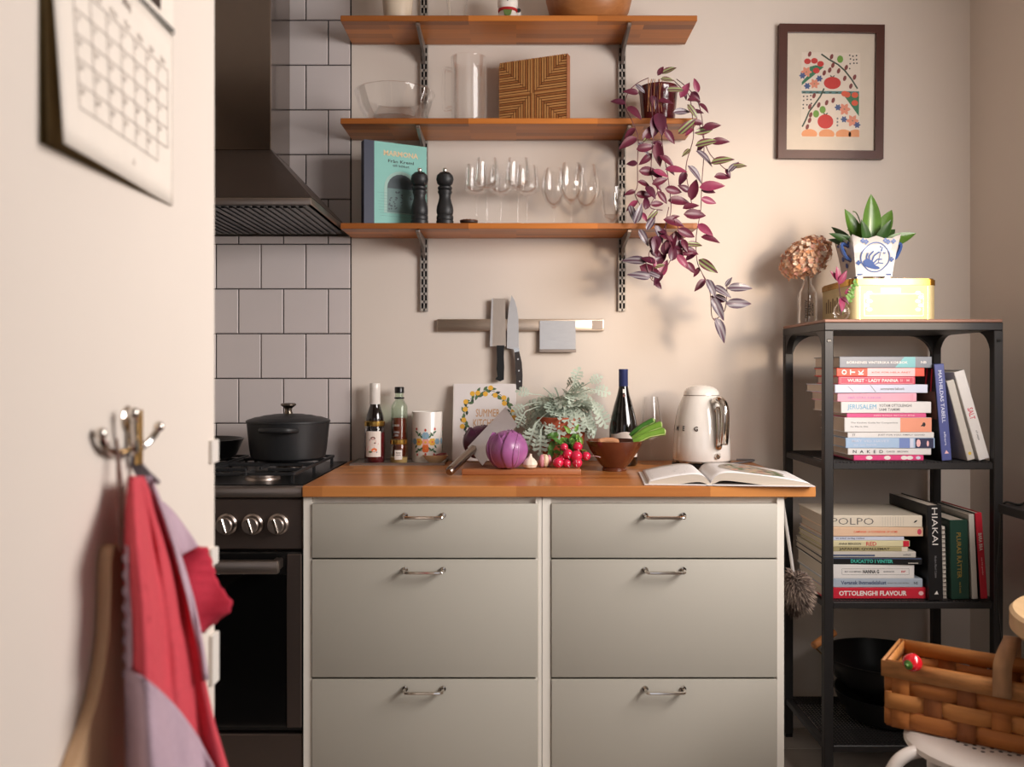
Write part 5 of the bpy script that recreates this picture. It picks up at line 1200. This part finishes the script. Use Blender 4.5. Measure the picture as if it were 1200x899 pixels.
for cx_, cy_ in ((-.040, .113), (.026, .114), (-.030, .110), (.034, .110), (.048, .060), (.050, .112), (-.048, .050)): S += [(bluep, ell(cx_+.004*math.cos(k*1.6), cy_+.004*math.sin(k*1.6), .0035, .0035, 6)) for k in range(4)]
S += [(bluep, rect(-.050, .014, -.034, .018)), (bluep, rect(.034, .014, .050, .018))]
art('cobalt_painting', S, t, pm, lift=.0001)
pm2 = lambda u, v, h: (-(.0535+(v-.03)*lean_)-.0032-h, u, v)
art('cobalt_side', [(bluep, ell(.02*math.cos(k*1.57), .07+.022*math.sin(k*1.57), .010, .008, 8)) for k in range(4)]+[(bluep, ell(q, .112, .008, .005, 7)) for q in (-.04, 0, .04)], t, pm2, lift=.0001)
broad = [leaf_mesh(.13, .046, flat('broad_leaf', (74, 112, 32), .38, var=.25, scale=25, coat=.2), .10, .35, 10, 0, 'leaf', 1.15), leaf_mesh(.115, .040, flat('broad_leaf_dark', (44, 78, 30), .4, var=.25, scale=25), .2, .4, 10, 0, 'leaf', 1.15)]
for p, d, i, s in (((.0, -.02, .10), (.02, -.12, 1), 0, 1.22), ((-.02, .0, .10), (-.34, -.05, 1), 0, .98), ((.02, .01, .10), (.5, .05, .95), 0, 1.08), ((.03, -.01, .10), (.95, -.25, .42), 0, .88), ((-.03, 0, .10), (-.8, -.1, .55), 1, .8), ((-.03, .02, .10), (-.85, .1, .5), 1, .7), ((.02, .03, .10), (.4, .3, .9), 1, .95), ((-.01, .02, .10), (-.2, .2, 1), 1, .85), ((-.035, -.03, .10), (-.75, -.45, .5), 1, .6), ((.0, .03, .10), (.1, .4, .9), 0, .8), ((.012, -.03, .095), (.32, -.5, .85), 1, .8), ((-.012, -.03, .095), (-.25, -.5, .85), 1, .78), ((.03, .02, .10), (.7, .1, .7), 1, .9), ((-.03, .03, .10), (-.5, .2, .85), 1, .85), ((.03, -.03, .10), (.75, -.5, .40), 0, .55)):
    put('leaf', broad[i], t, frame(Vector(p), d, (-d[0]*.3, -1.0, .35), s))
for pts in ([(-.03, 0, .10), (-.045, -.01, .14), (-.062, -.01, .155)], [(-.012, 0, .10), (-.018, 0, .17), (-.03, 0, .205), (-.042, 0, .212)]):
    obj('shoot', TU(curve(pts, 5), .0016, 5), MATS['broad_leaf'], t)

# ---------------------------------------------------------------- trailing plant
y0 = 2.765; t = thing('trailing_plant', 'purple trailing plant in a dark red pot hanging from the middle wall shelf', 'potted plant', (AX(771.5, y0), y0, MZ+.0005)); o = t.location
obj('pot', LA([(0, 0), (.048, 0), (.051, .004), (.060, .098), (.0625, .102), (.0625, .116), (.059, .116), (.056, .100), (0, .096)], 40), flat('oxblood_glaze', (84, 20, 30), .18, var=.2, scale=12, coat=.5), t)
obj('soil', LA([(0, .101), (.0575, .101)], 20), MATS['soil'], t)
def tp(u, v, y): return at(725+u/2.7226, 70+v/2.7226, y)-o
vs_ = flat('vine_stem_dark', (104, 58, 66), .5); vs2 = flat('vine_stem_tan', (166, 112, 74), .5)
STR = [[(95, 58, 2.74), (60, 75, 2.70), (30, 105, 2.675), (22, 150, 2.665), (45, 200, 2.66), (62, 250, 2.655), (60, 330, 2.66), (60, 400, 2.66), (52, 430, 2.66), (75, 480, 2.655), (60, 505, 2.65)],
       [(110, 62, 2.72), (104, 100, 2.69), (108, 180, 2.665), (110, 250, 2.655), (104, 330, 2.655), (108, 380, 2.65), (124, 420, 2.65), (100, 470, 2.65), (140, 480, 2.65)],
       [(128, 62, 2.72), (124, 120, 2.685), (132, 190, 2.66), (142, 290, 2.655), (158, 380, 2.65), (166, 490, 2.65), (130, 560, 2.65), (96, 620, 2.645), (110, 640, 2.64), (108, 700, 2.64)],
       [(175, 65, 2.74), (200, 90, 2.70), (225, 115, 2.675), (235, 180, 2.66), (238, 250, 2.66), (215, 340, 2.655), (225, 420, 2.65), (238, 480, 2.65)],
       [(185, 62, 2.74), (225, 95, 2.70), (255, 140, 2.68), (270, 220, 2.665), (272, 300, 2.66), (265, 400, 2.66), (262, 480, 2.66), (248, 560, 2.66), (250, 640, 2.66), (270, 690, 2.66), (292, 745, 2.665), (300, 825, 2.67), (338, 800, 2.67), (346, 720, 2.67)],
       [(255, 200, 2.67), (285, 290, 2.65), (320, 330, 2.645), (345, 350, 2.64), (368, 335, 2.64)],
       [(160, 470, 2.65), (150, 540, 2.645), (172, 620, 2.64), (130, 690, 2.64), (105, 702, 2.64), (85, 640, 2.64)],
       [(170, 500, 2.65), (200, 560, 2.64), (205, 620, 2.64), (215, 650, 2.64)],
       [(300, 825, 2.67), (318, 845, 2.67)], [(265, 680, 2.66), (300, 740, 2.66), (322, 790, 2.66)]]
rng = random.Random(17)
def tleaf(p, ang, L, kind):
    d = Vector((math.cos(ang), rng.uniform(-.45, .1), math.sin(ang)))
    up = Vector((rng.uniform(-.4, .4), -1, rng.uniform(-.1, .7)))
    put('leaf', tl[kind], t, frame(p, d, up, L))
for si, s in enumerate(STR):
    P_ = curve([tp(*q) for q in s], 5)
    obj('vine', TU(P_, .0014, 5), vs_, t)
    for i in range(6, len(P_)-1, 4):
        if rng.random() < .22: continue
        a = rng.choice((-.5, -2.6, -.9, -2.2, .2, 2.9))+rng.uniform(-.3, .3)
        tleaf(P_[i], a, rng.uniform(.7, 1.1), rng.choice((0, 0, 4, 4, 1, 3 if si in (0, 6, 9) else 2)))
for u in (95, 105, 115, 130, 140): obj('dry_vine', TU(curve([tp(u, 62, 2.71), tp(u-8+(u % 7)*2, 110, 2.688), tp(u-2, 165, 2.683)], 4), .0013, 5), vs2, t)
LV = [(155, 35, 30, 40, 2), (132, 38, 60, 30, 0), (175, 95, 5, 42, 2), (150, 62, 0, 34, 2), (208, 102, 60, 46, 1), (248, 88, 110, 36, 1), (235, 127, 10, 34, 0), (45, 104, 170, 38, 0), (45, 166, -40, 48, 0), (195, 165, 10, 44, 3), (232, 158, -50, 40, 2), (130, 200, -80, 62, 4), (118, 205, -100, 60, 4), (90, 240, 60, 46, 0), (35, 262, 210, 52, 0), (160, 240, -50, 42, 0), (80, 282, 10, 48, 0), (125, 292, -85, 58, 0), (210, 220, 40, 50, 2), (290, 214, 10, 44, 0), (265, 228, 15, 48, 2), (270, 268, 15, 52, 2), (316, 262, 5, 46, 0), (270, 305, -30, 54, 3), (320, 325, 12, 54, 2), (362, 345, 50, 38, 3), (326, 372, 5, 44, 0), (240, 355, -40, 52, 3), (288, 405, 5, 62, 1), (90, 355, 0, 52, 0), (130, 360, -20, 42, 1), (175, 352, -5, 54, 1), (150, 318, -30, 46, 0), (126, 390, 20, 42, 0), (76, 430, 0, 44, 0), (88, 460, 80, 38, 4), (100, 420, -50, 42, 4), (170, 415, -10, 46, 0), (186, 450, 0, 58, 0), (238, 420, 80, 58, 0), (225, 468, 20, 44, 0), (236, 493, 0, 58, 0), (282, 448, -15, 42, 1), (170, 515, -10, 56, 0), (270, 540, -40, 48, 1), (286, 570, -10, 48, 0), (60, 500, 70, 48, 3), (42, 485, -70, 44, 3), (100, 525, 60, 44, 3), (76, 560, -60, 44, 3), (128, 548, -60, 46, 3), (110, 590, -80, 50, 0), (118, 585, -100, 48, 4), (165, 590, 75, 60, 0), (152, 600, 70, 52, 4), (210, 550, -20, 50, 0), (190, 570, -60, 50, 0), (172, 620, 80, 46, 4), (62, 640, 170, 58, 3), (76, 690, 172, 54, 3), (95, 672, -25, 62, 0), (140, 672, 65, 48, 1), (225, 608, -10, 46, 0), (200, 640, -50, 46, 1), (236, 588, 0, 40, 2), (276, 655, -40, 54, 2), (292, 722, -65, 48, 3), (322, 735, -30, 48, 3), (348, 712, 60, 28, 3), (375, 727, 5, 58, 3), (372, 778, 0, 62, 3), (322, 852, -65, 62, 3), (312, 785, -60, 60, 3), (128, 640, 40, 46, 4), (100, 640, 150, 40, 4), (185, 610, -20, 46, 0), (196, 590, 20, 44, 4)]
for u, v, a, L, kd in LV:
    yy = 2.645 if v > 60 else 2.72
    yy += rng.uniform(-.015, .008)
    a = R(a); c = tp(u, v, yy); half_ = L/2.7226*yy/FPX/2
    tleaf(c-Vector((math.cos(a), 0, math.sin(a)))*half_, a, 2*half_/.046*1.3, kd)
# ---------------------------------------------------------------- feather duster beside the cabinet
t = thing('feather_duster', 'shaggy grey duster hanging beside the right cabinet', 'duster', (AX(929, 2.36), 2.36, AZ(692, 2.36))); rng = random.Random(3)
fm_ = [flat('duster_'+n, c, .9) for n, c in (('grey', (122, 104, 94)), ('dark', (84, 70, 62)), ('pale', (164, 144, 128)))]
b = newbm()
for k in range(2200):
    d = Vector((rng.gauss(0, 1), rng.gauss(0, 1), rng.gauss(0, 1))).normalized(); p = Vector((d.x*.030+.006, d.y*.034, d.z*.046))
    e = (d+Vector((.1, 0, -.35))+Vector((rng.uniform(-.4, .4), rng.uniform(-.4, .4), rng.uniform(-.4, .4)))).normalized(); l = rng.uniform(.014, .030)*(.7 if d.x < -.3 else 1.1)
    sdw = e.orthogonal().normalized()*.0015
    f = b.faces.new([b.verts.new(p-sdw), b.verts.new(p+sdw), b.verts.new(p+e*l*.6+sdw*.8+Vector((0, 0, -.004))), b.verts.new(p+e*l+Vector((0, 0, -.010)))]); f.material_index = rng.choice((0, 0, 1, 2))
obj('fluff', b, fm_, t, kind='stuff', recalc=False, angle=3)
obj('core', ball(newbm(), (.006, 0, 0), .030, .034, .046, 14, 8), fm_[1], t)
hz = .845-t.location.z
obj('handle', TU(curve([(.004, 0, .03), (-.008, .004, .12), (-.022, .01, hz-.03), (-.024, .01, hz)], 5), .0045, 8), flat('duster_handle', (196, 190, 184), .4), t)
obj('hook', TU([(-.024+.012*math.cos(a*PI/8), .01, hz+.0-.0+.006*math.sin(a*PI/8)) for a in range(16)], .0018, 5, closed=True), M_chrome, t)

# ---------------------------------------------------------------- pans at the bottom of the bookshelf
GZ = SZ['ground']
xw, yw = 1.118, 2.655
t = thing('black_pan', 'deep black pan standing under the wok on the lowest level', 'pan', (xw+.01, yw, GZ+.0006))
obj('pan', LA([(0, 0), (.095, 0), (.112, .008), (.142, .060), (.150, .082), (.152, .085), (.147, .085), (.138, .060), (.106, .010), (0, .005)], 52), M_black, t)
t = thing('wok', 'large black wok with a wooden loop handle resting on the pan', 'wok', (xw, yw, GZ+.071))
obj('bowl', LA([(0, -.012), (.05, -.008), (.10, .012), (.14, .052), (.166, .100), (.174, .118), (.177, .121), (.171, .121), (.135, .053), (.097, .016), (.05, -.003), (0, -.006)], 60), M_black, t)
for s in (-1,):
    g0, g1 = at(953, 757, 2.545)-t.location, at(978, 741, 2.60)-t.location
    h_ = obj('handle', TU([g0, g0+(g1-g0)*.03, g0+(g1-g0)*.5, g0+(g1-g0)*.97, g1], [.008, .011, .0125, .011, .008], 12), M_bowlwood, t)
    e0 = Vector((s*.170, -.038, .110)); e1 = Vector((s*.172, .03, .110))
    b = newbm(); tube(b, [g0, e0], .0022, 6); tube(b, [g1, e1], .0022, 6); obj('wire', b, mat('brass_wire', (190, 150, 96), .3, 1), h_)

# ---------------------------------------------------------------- stool, basket, pepper, table
sx0, sy0, sz0 = .942, 1.72, .458
t = thing('stool', 'white metal stool with perforated seat under the basket', 'stool', (sx0, sy0, 0))
wm = flat('white_metal', (226, 216, 208), .35)
st_ = obj('seat', LA([(0, sz0-.006), (.125, sz0-.006), (.145, sz0-.012), (.157, sz0-.022), (.161, sz0-.020), (.160, sz0-.010), (.150, sz0-.002), (.135, sz0), (0, sz0)], 56), wm, t)
b = newbm()
for i in range(-5, 6):
    for j in range(-5, 6):
        if i*i+j*j < 27: lathe(b, [(0, sz0+.0004), (.0042, sz0+.0004)], 8, (i*.017+(.0085 if j % 2 else 0), j*.015, 0))
obj('holes', b, flat('hole_dark', (60, 54, 52), .8), st_, kind='stuff', recalc=False)
for a in (184, 94, 274, 4):
    c, s = math.cos(R(a)), math.sin(R(a))
    obj('leg', TU(curve([(c*r, s*r, z) for r, z in ((.075, sz0-.016), (.13, sz0-.018), (.175, sz0-.026), (.203, sz0-.052), (.214, sz0-.10), (.217, .2), (.218, .0145))], 6), .0125, 12), wm, t)
    obj('foot', LA([(0, 0), (.0135, 0), (.0145, .012), (.0135, .028), (0, .028)], 14, c=(c*.218, s*.218, 0)), INKG, t)
bk = thing('wicker_basket', 'woven wood splint basket with a strap handle standing on the stool', 'basket', (.757, 1.785, sz0+.0012), R(-35)); BL, BW, BH = .36, .165, .134
n = 18
def per(i, out=0.0):
    """points round the basket: 6 splints along each side, 3 at each end"""
    nL, nW = 6, 3
    i %= n
    if i < nL: u = (i+.5)/nL; return Vector((BL*u, -out, 0))
    if i < nL+nW: u = (i-nL+.5)/nW; return Vector((BL+out, BW*u, 0))
    if i < 2*nL+nW: u = (i-nL-nW+.5)/nL; return Vector((BL*(1-u), BW+out, 0))
    u = (i-2*nL-nW+.5)/nW; return Vector((-out, BW*(1-u), 0))
rows = ((.004, .036), (.038, .070), (.072, .102))
for ri, (z0, z1) in enumerate(rows):
    for side, (i0, i1) in enumerate(((0, 6), (6, 9), (9, 15), (15, 18))):
        b = newbm(); pts = []
        for i in range(i0, i1):
            w = .0028 if (i+ri) % 2 else -.0028
            for q in (-.30, .30):
                a_, c_ = per(i, w), per(i+1, w) if i+1 < i1 else None
                step = BL/6 if side % 2 == 0 else BW/3
                d = (Vector((1, 0, 0)), Vector((0, 1, 0)), Vector((-1, 0, 0)), Vector((0, -1, 0)))[side]
                pts.append(a_+d*step*q)
        e0 = {0: (0, 0), 1: (BL, 0), 2: (BL, BW), 3: (0, BW)}[side]; e1 = {0: (BL, 0), 1: (BL, BW), 2: (0, BW), 3: (0, 0)}[side]
        pts = [Vector((*e0, 0))]+pts+[Vector((*e1, 0))]
        rws = [[b.verts.new((p.x, p.y, z)) for p in pts] for z in (z0, z1)]
        for k in range(len(pts)-1): b.faces.new((rws[0][k], rws[0][k+1], rws[1][k+1], rws[1][k]))
        obj('woven_strip', b, M_basket[(ri+side) % 2], bk, thick=.0018, angle=1.2)
for i in range(n):
    side = 0 if i < 6 else 1 if i < 9 else 2 if i < 15 else 3
    wd = .0165 if side % 2 == 0 else .0150; d = Vector((1, 0, 0)) if side % 2 == 0 else Vector((0, 1, 0))
    b = newbm(); prev = None
    for z, row in ((.001, 0), (.020, 0), (.037, None), (.054, 1), (.071, None), (.088, 2), (.104, None), (.130, None)):
        w = 0 if row is None else (-.0030 if (i+row) % 2 else .0030)
        p = per(i, w); cur = [b.verts.new((p.x-d.x*wd, p.y-d.y*wd, z)), b.verts.new((p.x+d.x*wd, p.y+d.y*wd, z))]
        if prev: b.faces.new((prev[0], prev[1], cur[1], cur[0]))
        prev = cur
    obj('splint', b, M_basket[2] if i % 3 else M_basket[0], bk, thick=.0018, angle=1.2)
obj('bottom', BX(.002, BL-.002, .002, BW-.002, 0, .003), M_basket[2], bk)
for nm, o_, z0, z1 in (('rim_outer', .0052, .102, BH), ('rim_inner', -.0044, .106, BH)):
    for a, c in (((0-o_, -o_), (BL+o_, -o_)), ((BL+o_, -o_), (BL+o_, BW+o_)), ((BL+o_, BW+o_), (-o_, BW+o_)), ((-o_, BW+o_), (-o_, -o_))):
        b = newbm(); v = [b.verts.new((*a, z0)), b.verts.new((*c, z0)), b.verts.new((*c, z1)), b.verts.new((*a, z1))]; b.faces.new(v)
        obj(nm, b, mat('rim_splint', (182, 124, 70), .6, var=.38, scale=9, stretch=(3, 3, 12)) if o_ > 0 else M_basket[1], bk, thick=.0026)
hxx = .212
pth = curve([(hxx, -.010, .104), (hxx, -.011, BH+.01), (hxx+.001, -.004, BH+.034), (hxx+.004, .03, BH+.048), (hxx+.006, BW/2, BH+.052), (hxx+.004, BW-.03, BH+.048), (hxx, BW+.008, BH+.030), (hxx, BW+.011, .09)], 5)
b = newbm(); pr = None
for p in pth:
    cur = [b.verts.new((p.x-.016, p.y, p.z)), b.verts.new((p.x+.016, p.y, p.z))]
    if pr: b.faces.new((pr[0], pr[1], cur[1], cur[0]))
    pr = cur
obj('handle', b, mat('handle_splint', (176, 134, 96), .65, var=.32, scale=14, stretch=(5, 1, 1)), bk, thick=.005)
t = thing('red_pepper', 'small shiny red pepper resting on the left rim of the basket', 'pepper', at(1070, 777, 1.742)); rp = .0195
def pw(d): return 1+.10*math.cos(3*math.atan2(d.y, d.z))*(1-abs(d.x))-.14*max(0, d.x)
q = obj('fruit', ball(newbm(), (0, 0, 0), rp*1.05, rp*.9, rp*.9, 24, 16, pw), flat('pepper_red', (204, 24, 38), .16, coat=.6, var=.04), t, rot=(0, 0, R(-20)))
f2 = frame(Vector((-.80, -.56, -.05))*rp*.86, (-.80, -.56, -.02))
b = newbm(); lathe(b, [(0, .0), (.0080, -.001), (.0098, .0008), (.006, .0030), (.0038, .0045), (.0034, .0090), (.0030, .0098), (0, .0098)], 14); b.transform(f2 @ Matrix.Rotation(PI/2, 4, 'Y'))
obj('stem', b, flat('pepper_green', (74, 116, 44), .45), t)
t = thing('round_table', 'round pale wooden table cut off by the right edge of the photo', 'table', (1.208, 1.60, -.024))
obj('table_top', LA([(0, .702), (.256, .702), (.262, .708), (.262, .738), (.256, .744), (0, .744)], 80), M_palewood, t)
for a in (330, 90, 212): obj('leg', TU([(.215*math.cos(R(a)), .215*math.sin(R(a)), 0.024), (.20*math.cos(R(a)), .20*math.sin(R(a)), .702)], [.014, .020], 14), M_palewood, t)

# ---------------------------------------------------------------- foreground wall: calendar, hook, paddle, towel
XW = -.40
cl_ = thing('wall_calendar', 'spiral-bound wall calendar open at a month grid on the near left wall', 'calendar', (XW, .73, 1.375))
def caly(px, x=-.388): return -x*FPX/(CX-px)
LY, PH = .276, .197                                   # page length along the wall, page height
off = lambda y, z: .003+.016*(max(0, 1-y/LY)**1.5)*(1-(z/PH))**.8+.002*math.sin(y*14)
pgm = flat('calendar_page', (236, 226, 214), .7)
def pgf(e): return lambda u, v: (off(u*LY, v*PH)+e, u*LY, v*PH)
obj('page', sheet(newbm(), pgf(.0012), 20, 10), pgm, cl_, thick=.0006)
obj('under_page', sheet(newbm(), lambda u, v: (.0022+.3*(off(u*LY, v*PH)-.003), u*LY-.001, v*PH), 14, 6), flat('calendar_back', (120, 98, 58), .8), cl_, thick=.0008)
obj('backing', BX(.0004, .0016, -.002, LY, .0, PH+.205, .0003), flat('calendar_board', (104, 88, 50), .8), cl_)
S = []; u0, u1, v0, v1 = .034, .258, .040, .150
lnm = flat('grid_line', (150, 138, 128), .7)
cm = lambda u, v, h: (off(u, v)+.0018+h, u, v)
def gl(a, c, w=.0011):
    for k in range(8): S.extend([(lnm, p) for p in stroke([(a[0]+(c[0]-a[0])*k/8, a[1]+(c[1]-a[1])*k/8), (a[0]+(c[0]-a[0])*(k+1)/8, a[1]+(c[1]-a[1])*(k+1)/8)], w)])
for k in range(8): x = u0+(u1-u0)*k/7; gl((x, v0 if k < 7 else v0+(v1-v0)/5), (x, v1))
for k in range(6): z = v0+(v1-v0)*k/5; gl((u0, z), (u1 if k else u0+(u1-u0)*6/7, z))
art('month_grid', S, cl_, cm, lift=.0002)
def ctext(s, uc, vc, w=None, h=None): text('lettering', s, lnm, cl_, (0, 0, 0), (0, 0, 0), w=w, h=h, bold=.02, mapf=lambda u, v: cm(uc+u, vc+v, .0006))
ctext('Maj', (u0+u1)/2, .178, h=.013)
for k, s in enumerate(('Mån', 'Tis', 'Ons', 'Tor', 'Fre', 'Lör', 'Sön')): ctext(s, u0+(u1-u0)*(k+.5)/7, .157, h=.0065)
dnum = 1
for r in range(5):
    for k in range(7):
        if (r == 0 and k < 2) or (r == 4 and k == 6): continue
        ctext(str(dnum), u0+(u1-u0)*(k+.2)/7, v1-(v1-v0)*(r+.28)/5, h=.0055); dnum += 1
ctext('Å', .155, .022, h=.007)
b = newbm()
for k in range(40): b2 = [(.004+.0030*math.cos(a*PI/4), .008+k*.0067, PH+.002+.0042*math.sin(a*PI/4)) for a in range(8)]; tube(b, b2, .0008, 5, closed=True)
obj('spiral_binding', b, M_blackmetal, cl_, kind='stuff')
obj('picture_page', BX(.002, .0032, 0, LY, PH+.004, PH+.200), pgm, cl_)
art('photo_print', [(flat('photo_dark', (52, 38, 34), .5), rect(.012, PH+.014, .240, PH+.190)), (flat('photo_mid', (108, 78, 58), .5), ell(.13, PH+.12, .05, .04))], cl_, lambda u, v, h: (.0033+h, u, v), lift=.0002)

hk = thing('wall_hook', 'chrome three-armed swivel hook on the near left wall', 'hook', (XW, .896, AZ(510, .896))); o = hk.location
b = newbm(); lathe(b, [(0, 0), (.0135, 0), (.0135, .002), (.010, .0045), (0, .005)], 24); b.transform(Matrix.Translation((0, -.004, .017)) @ Matrix.Rotation(PI/2, 4, 'Y'))
obj('back_plate', b, M_chrome, hk)
obj('bracket', BX(.0005, .0042, -.009, .001, -.020, .020, .0015), M_chrome, hk)
obj('pivot', TU([(.011, 0, .026), (.011, 0, -.030)], [.0042, .0042], 12), mat('brass_pin', (206, 168, 108), .2, 1), hk)
b = newbm(); tube(b, [(.0005, -.004, .0), (.011, 0, .0)], .004, 8)
obj('pivot_arm', b, M_chrome, hk)
A = lambda px, py, y: at(px, py, y)-o
for pts in ([A(150, 527, .885), A(141, 531, .865), A(128, 529, .84), A(120, 520, .825), A(118, 508, .82)], [A(156, 528, .90), A(166, 524, .905), A(178, 513, .915), A(186, 500, .92)],
            [A(154, 524, .893), A(156, 530, .885), A(158, 524, .872), A(157, 500, .866), A(156.5, 484, .865)]):
    P_ = curve(pts, 6); a_ = obj('arm', TU(P_, .0038, 10), M_chrome if pts[0] != 0 else None, hk)
    obj('arm_tip', ball(newbm(), tuple(P_[-1]), .0058, u=12, v=8), M_chrome, a_)
# wooden paddle on a cord
pd = thing('wooden_paddle', 'wooden paddle with a long handle hanging by a cord from the left hook arm', 'paddle', (-.386, .83, AZ(640, .83))); o = pd.location
Lp = [(131, 645), (130, 660), (129.5, 700), (128, 740), (124, 780), (116, 820), (104, 855), (88, 899), (70, 940), (62, 985), (64, 1020)]
Rp = [(146, 645), (147, 660), (148.5, 700), (150, 740), (151.5, 780), (154, 820), (158, 855), (163, 899), (168, 940), (170, 985), (168, 1020)]
def pw_(px, py): yy = .386*FPX/(CX-px); return (yy-.83, EYE-(py-CY)*yy/FPX-o.z)
poly = [pw_(*p) for p in Lp]+[pw_(*p) for p in Rp[::-1]]+[pw_(143, 639), pw_(138.5, 637), pw_(134, 639)]
b = newbm(); prism(b, poly, -.0125, 0, 'yz'); bmesh.ops.bevel(b, geom=b.edges[:], offset=.002, segments=2, affect='EDGES')
obj('board', b, M_paddle, pd, angle=.9)
c0, c1 = at(136.5, 529, .853)-o, at(138.5, 646, .829)-o
b = newbm()
tube(b, curve([c1+Vector((.002, 0, 0)), (c0+c1)/2+Vector((.003, -.004, 0)), c0+Vector((.002, -.003, .004)), c0+Vector((0, .002, .006)), (c0+c1)/2+Vector((.002, .006, 0)), c1+Vector((.001, .002, 0))], 5), .0013, 6)
obj('cord', b, flat('brown_cord', (120, 90, 80), .8), pd)
# towel
tw = thing('linen_towel', 'red and lilac linen towel hanging from the wall hook in the foreground', 'towel', (-.37, .905, AZ(560, .9))); o = tw.location
redl = mat('red_linen', (206, 70, 82), .85, var=.10, scale=120, bump=.35, bscale=900, stretch=(1, 1, 1)); dredl = mat('deep_red_linen', (186, 36, 60), .85, var=.1, scale=120, bump=.35, bscale=900); lil = mat('lilac_linen', (186, 160, 174), .85, var=.08, scale=120, bump=.35, bscale=900)
def interp(tab, v):
    for (a, x), (b_, y_) in zip(tab, tab[1:]):
        if v <= b_: return x+(y_-x)*max(0, (v-a)/(b_-a))
    return tab[-1][1]
PY0, PY1 = 558, 985
Lt = [(558, 151), (600, 147), (660, 146), (720, 147), (800, 147), (900, 147), (985, 146)]
Rt = [(558, 172), (600, 188), (640, 203), (700, 221), (760, 234), (800, 241), (850, 252), (900, 267), (985, 285)]
def tow_y(px, py):
    l, r_ = interp(Lt, py), interp(Rt, py); u = (px-l)/(r_-l); k = min(1, max(0, (py-556)/90))
    return .846+.104*max(0, u)*(.4+.6*k)-(.068*k+.008)*math.exp(-((u-.27)/.20)**2)+k*(.008*math.sin(u*19+py*.006)*(u > .35)+.003*math.sin(py*.045+u*9))
def tow(u, v):
    py = PY0+(PY1-PY0)*v; l, r_ = interp(Lt, py), interp(Rt, py); px = l+(r_-l)*u
    return at(px, py, tow_y(px, py))-o
obj('main_panel', sheet(newbm(), tow, 40, 44), redl, tw, thick=.0016, angle=3)
def strip(lt, rt, dy, p0, p1, nu, nv, amp=.0, yf=None):
    def f(u, v):
        py = p0+(p1-p0)*v; l, r_ = interp(lt, py), interp(rt, py); px = l+(r_-l)*u+abs(amp)*math.sin(v*52)*(u if amp > 0 else 1-u)
        yy = (yf(u, v) if yf else tow_y(px, py))+dy+.004*math.sin(u*5+v*9)
        return at(px, py, min(yy, .394*FPX/(CX-px)))-o
    return sheet(newbm(), f, nu, nv)
obj('lilac_border', strip([(558, 170), (600, 186), (640, 201), (700, 219), (760, 232), (800, 239)], [(558, 177), (600, 194), (640, 209), (700, 227), (760, 239), (800, 245)], -.004, 558, 797, 4, 20), lil, tw, thick=.0015, angle=3)
obj('lilac_back', strip([(588, 188), (600, 192), (650, 206), (672, 212)], [(588, 191), (600, 204), (630, 226), (650, 239), (672, 241)], 0, 588, 672, 8, 10, yf=lambda u, v: .965+.03*u), lil, tw, thick=.0015, angle=3)
obj('red_corner', strip([(640, 234), (655, 207), (700, 218), (742, 232)], [(640, 242), (660, 249), (680, 254), (692, 262), (706, 273), (716, 270), (728, 254), (742, 238)], -.004, 641, 742, 10, 24, 1.3, yf=lambda u, v: .962+.03*u), dredl, tw, thick=.0015, angle=3)
obj('front_fold', strip([(785, 147), (985, 147)], [(785, 152), (797, 172), (808, 186), (830, 208), (860, 230), (899, 251), (985, 276)], -.010, 785, 985, 20, 20), lil, tw, thick=.0016, angle=3)
obj('scalloped_hem', strip([(640, 146), (800, 146)], [(640, 150), (700, 153), (800, 156)], -.006, 640, 800, 3, 60, -2.4), lil, tw, thick=.0016, angle=3)
b = newbm(); t0 = at(163, 523, .908)-o
for px, k in ((154, -1), (161, 0), (172, 1)): tube(b, curve([t0+Vector((0, .004*k, .004)), at(160+4*k, 542, .904)-o, at(px, 566, .893)-o+Vector((.012, 0, 0))], 4), .0026, 7)
obj('hanging_loop', b, flat('grey_loop', (128, 120, 126), .85), tw)
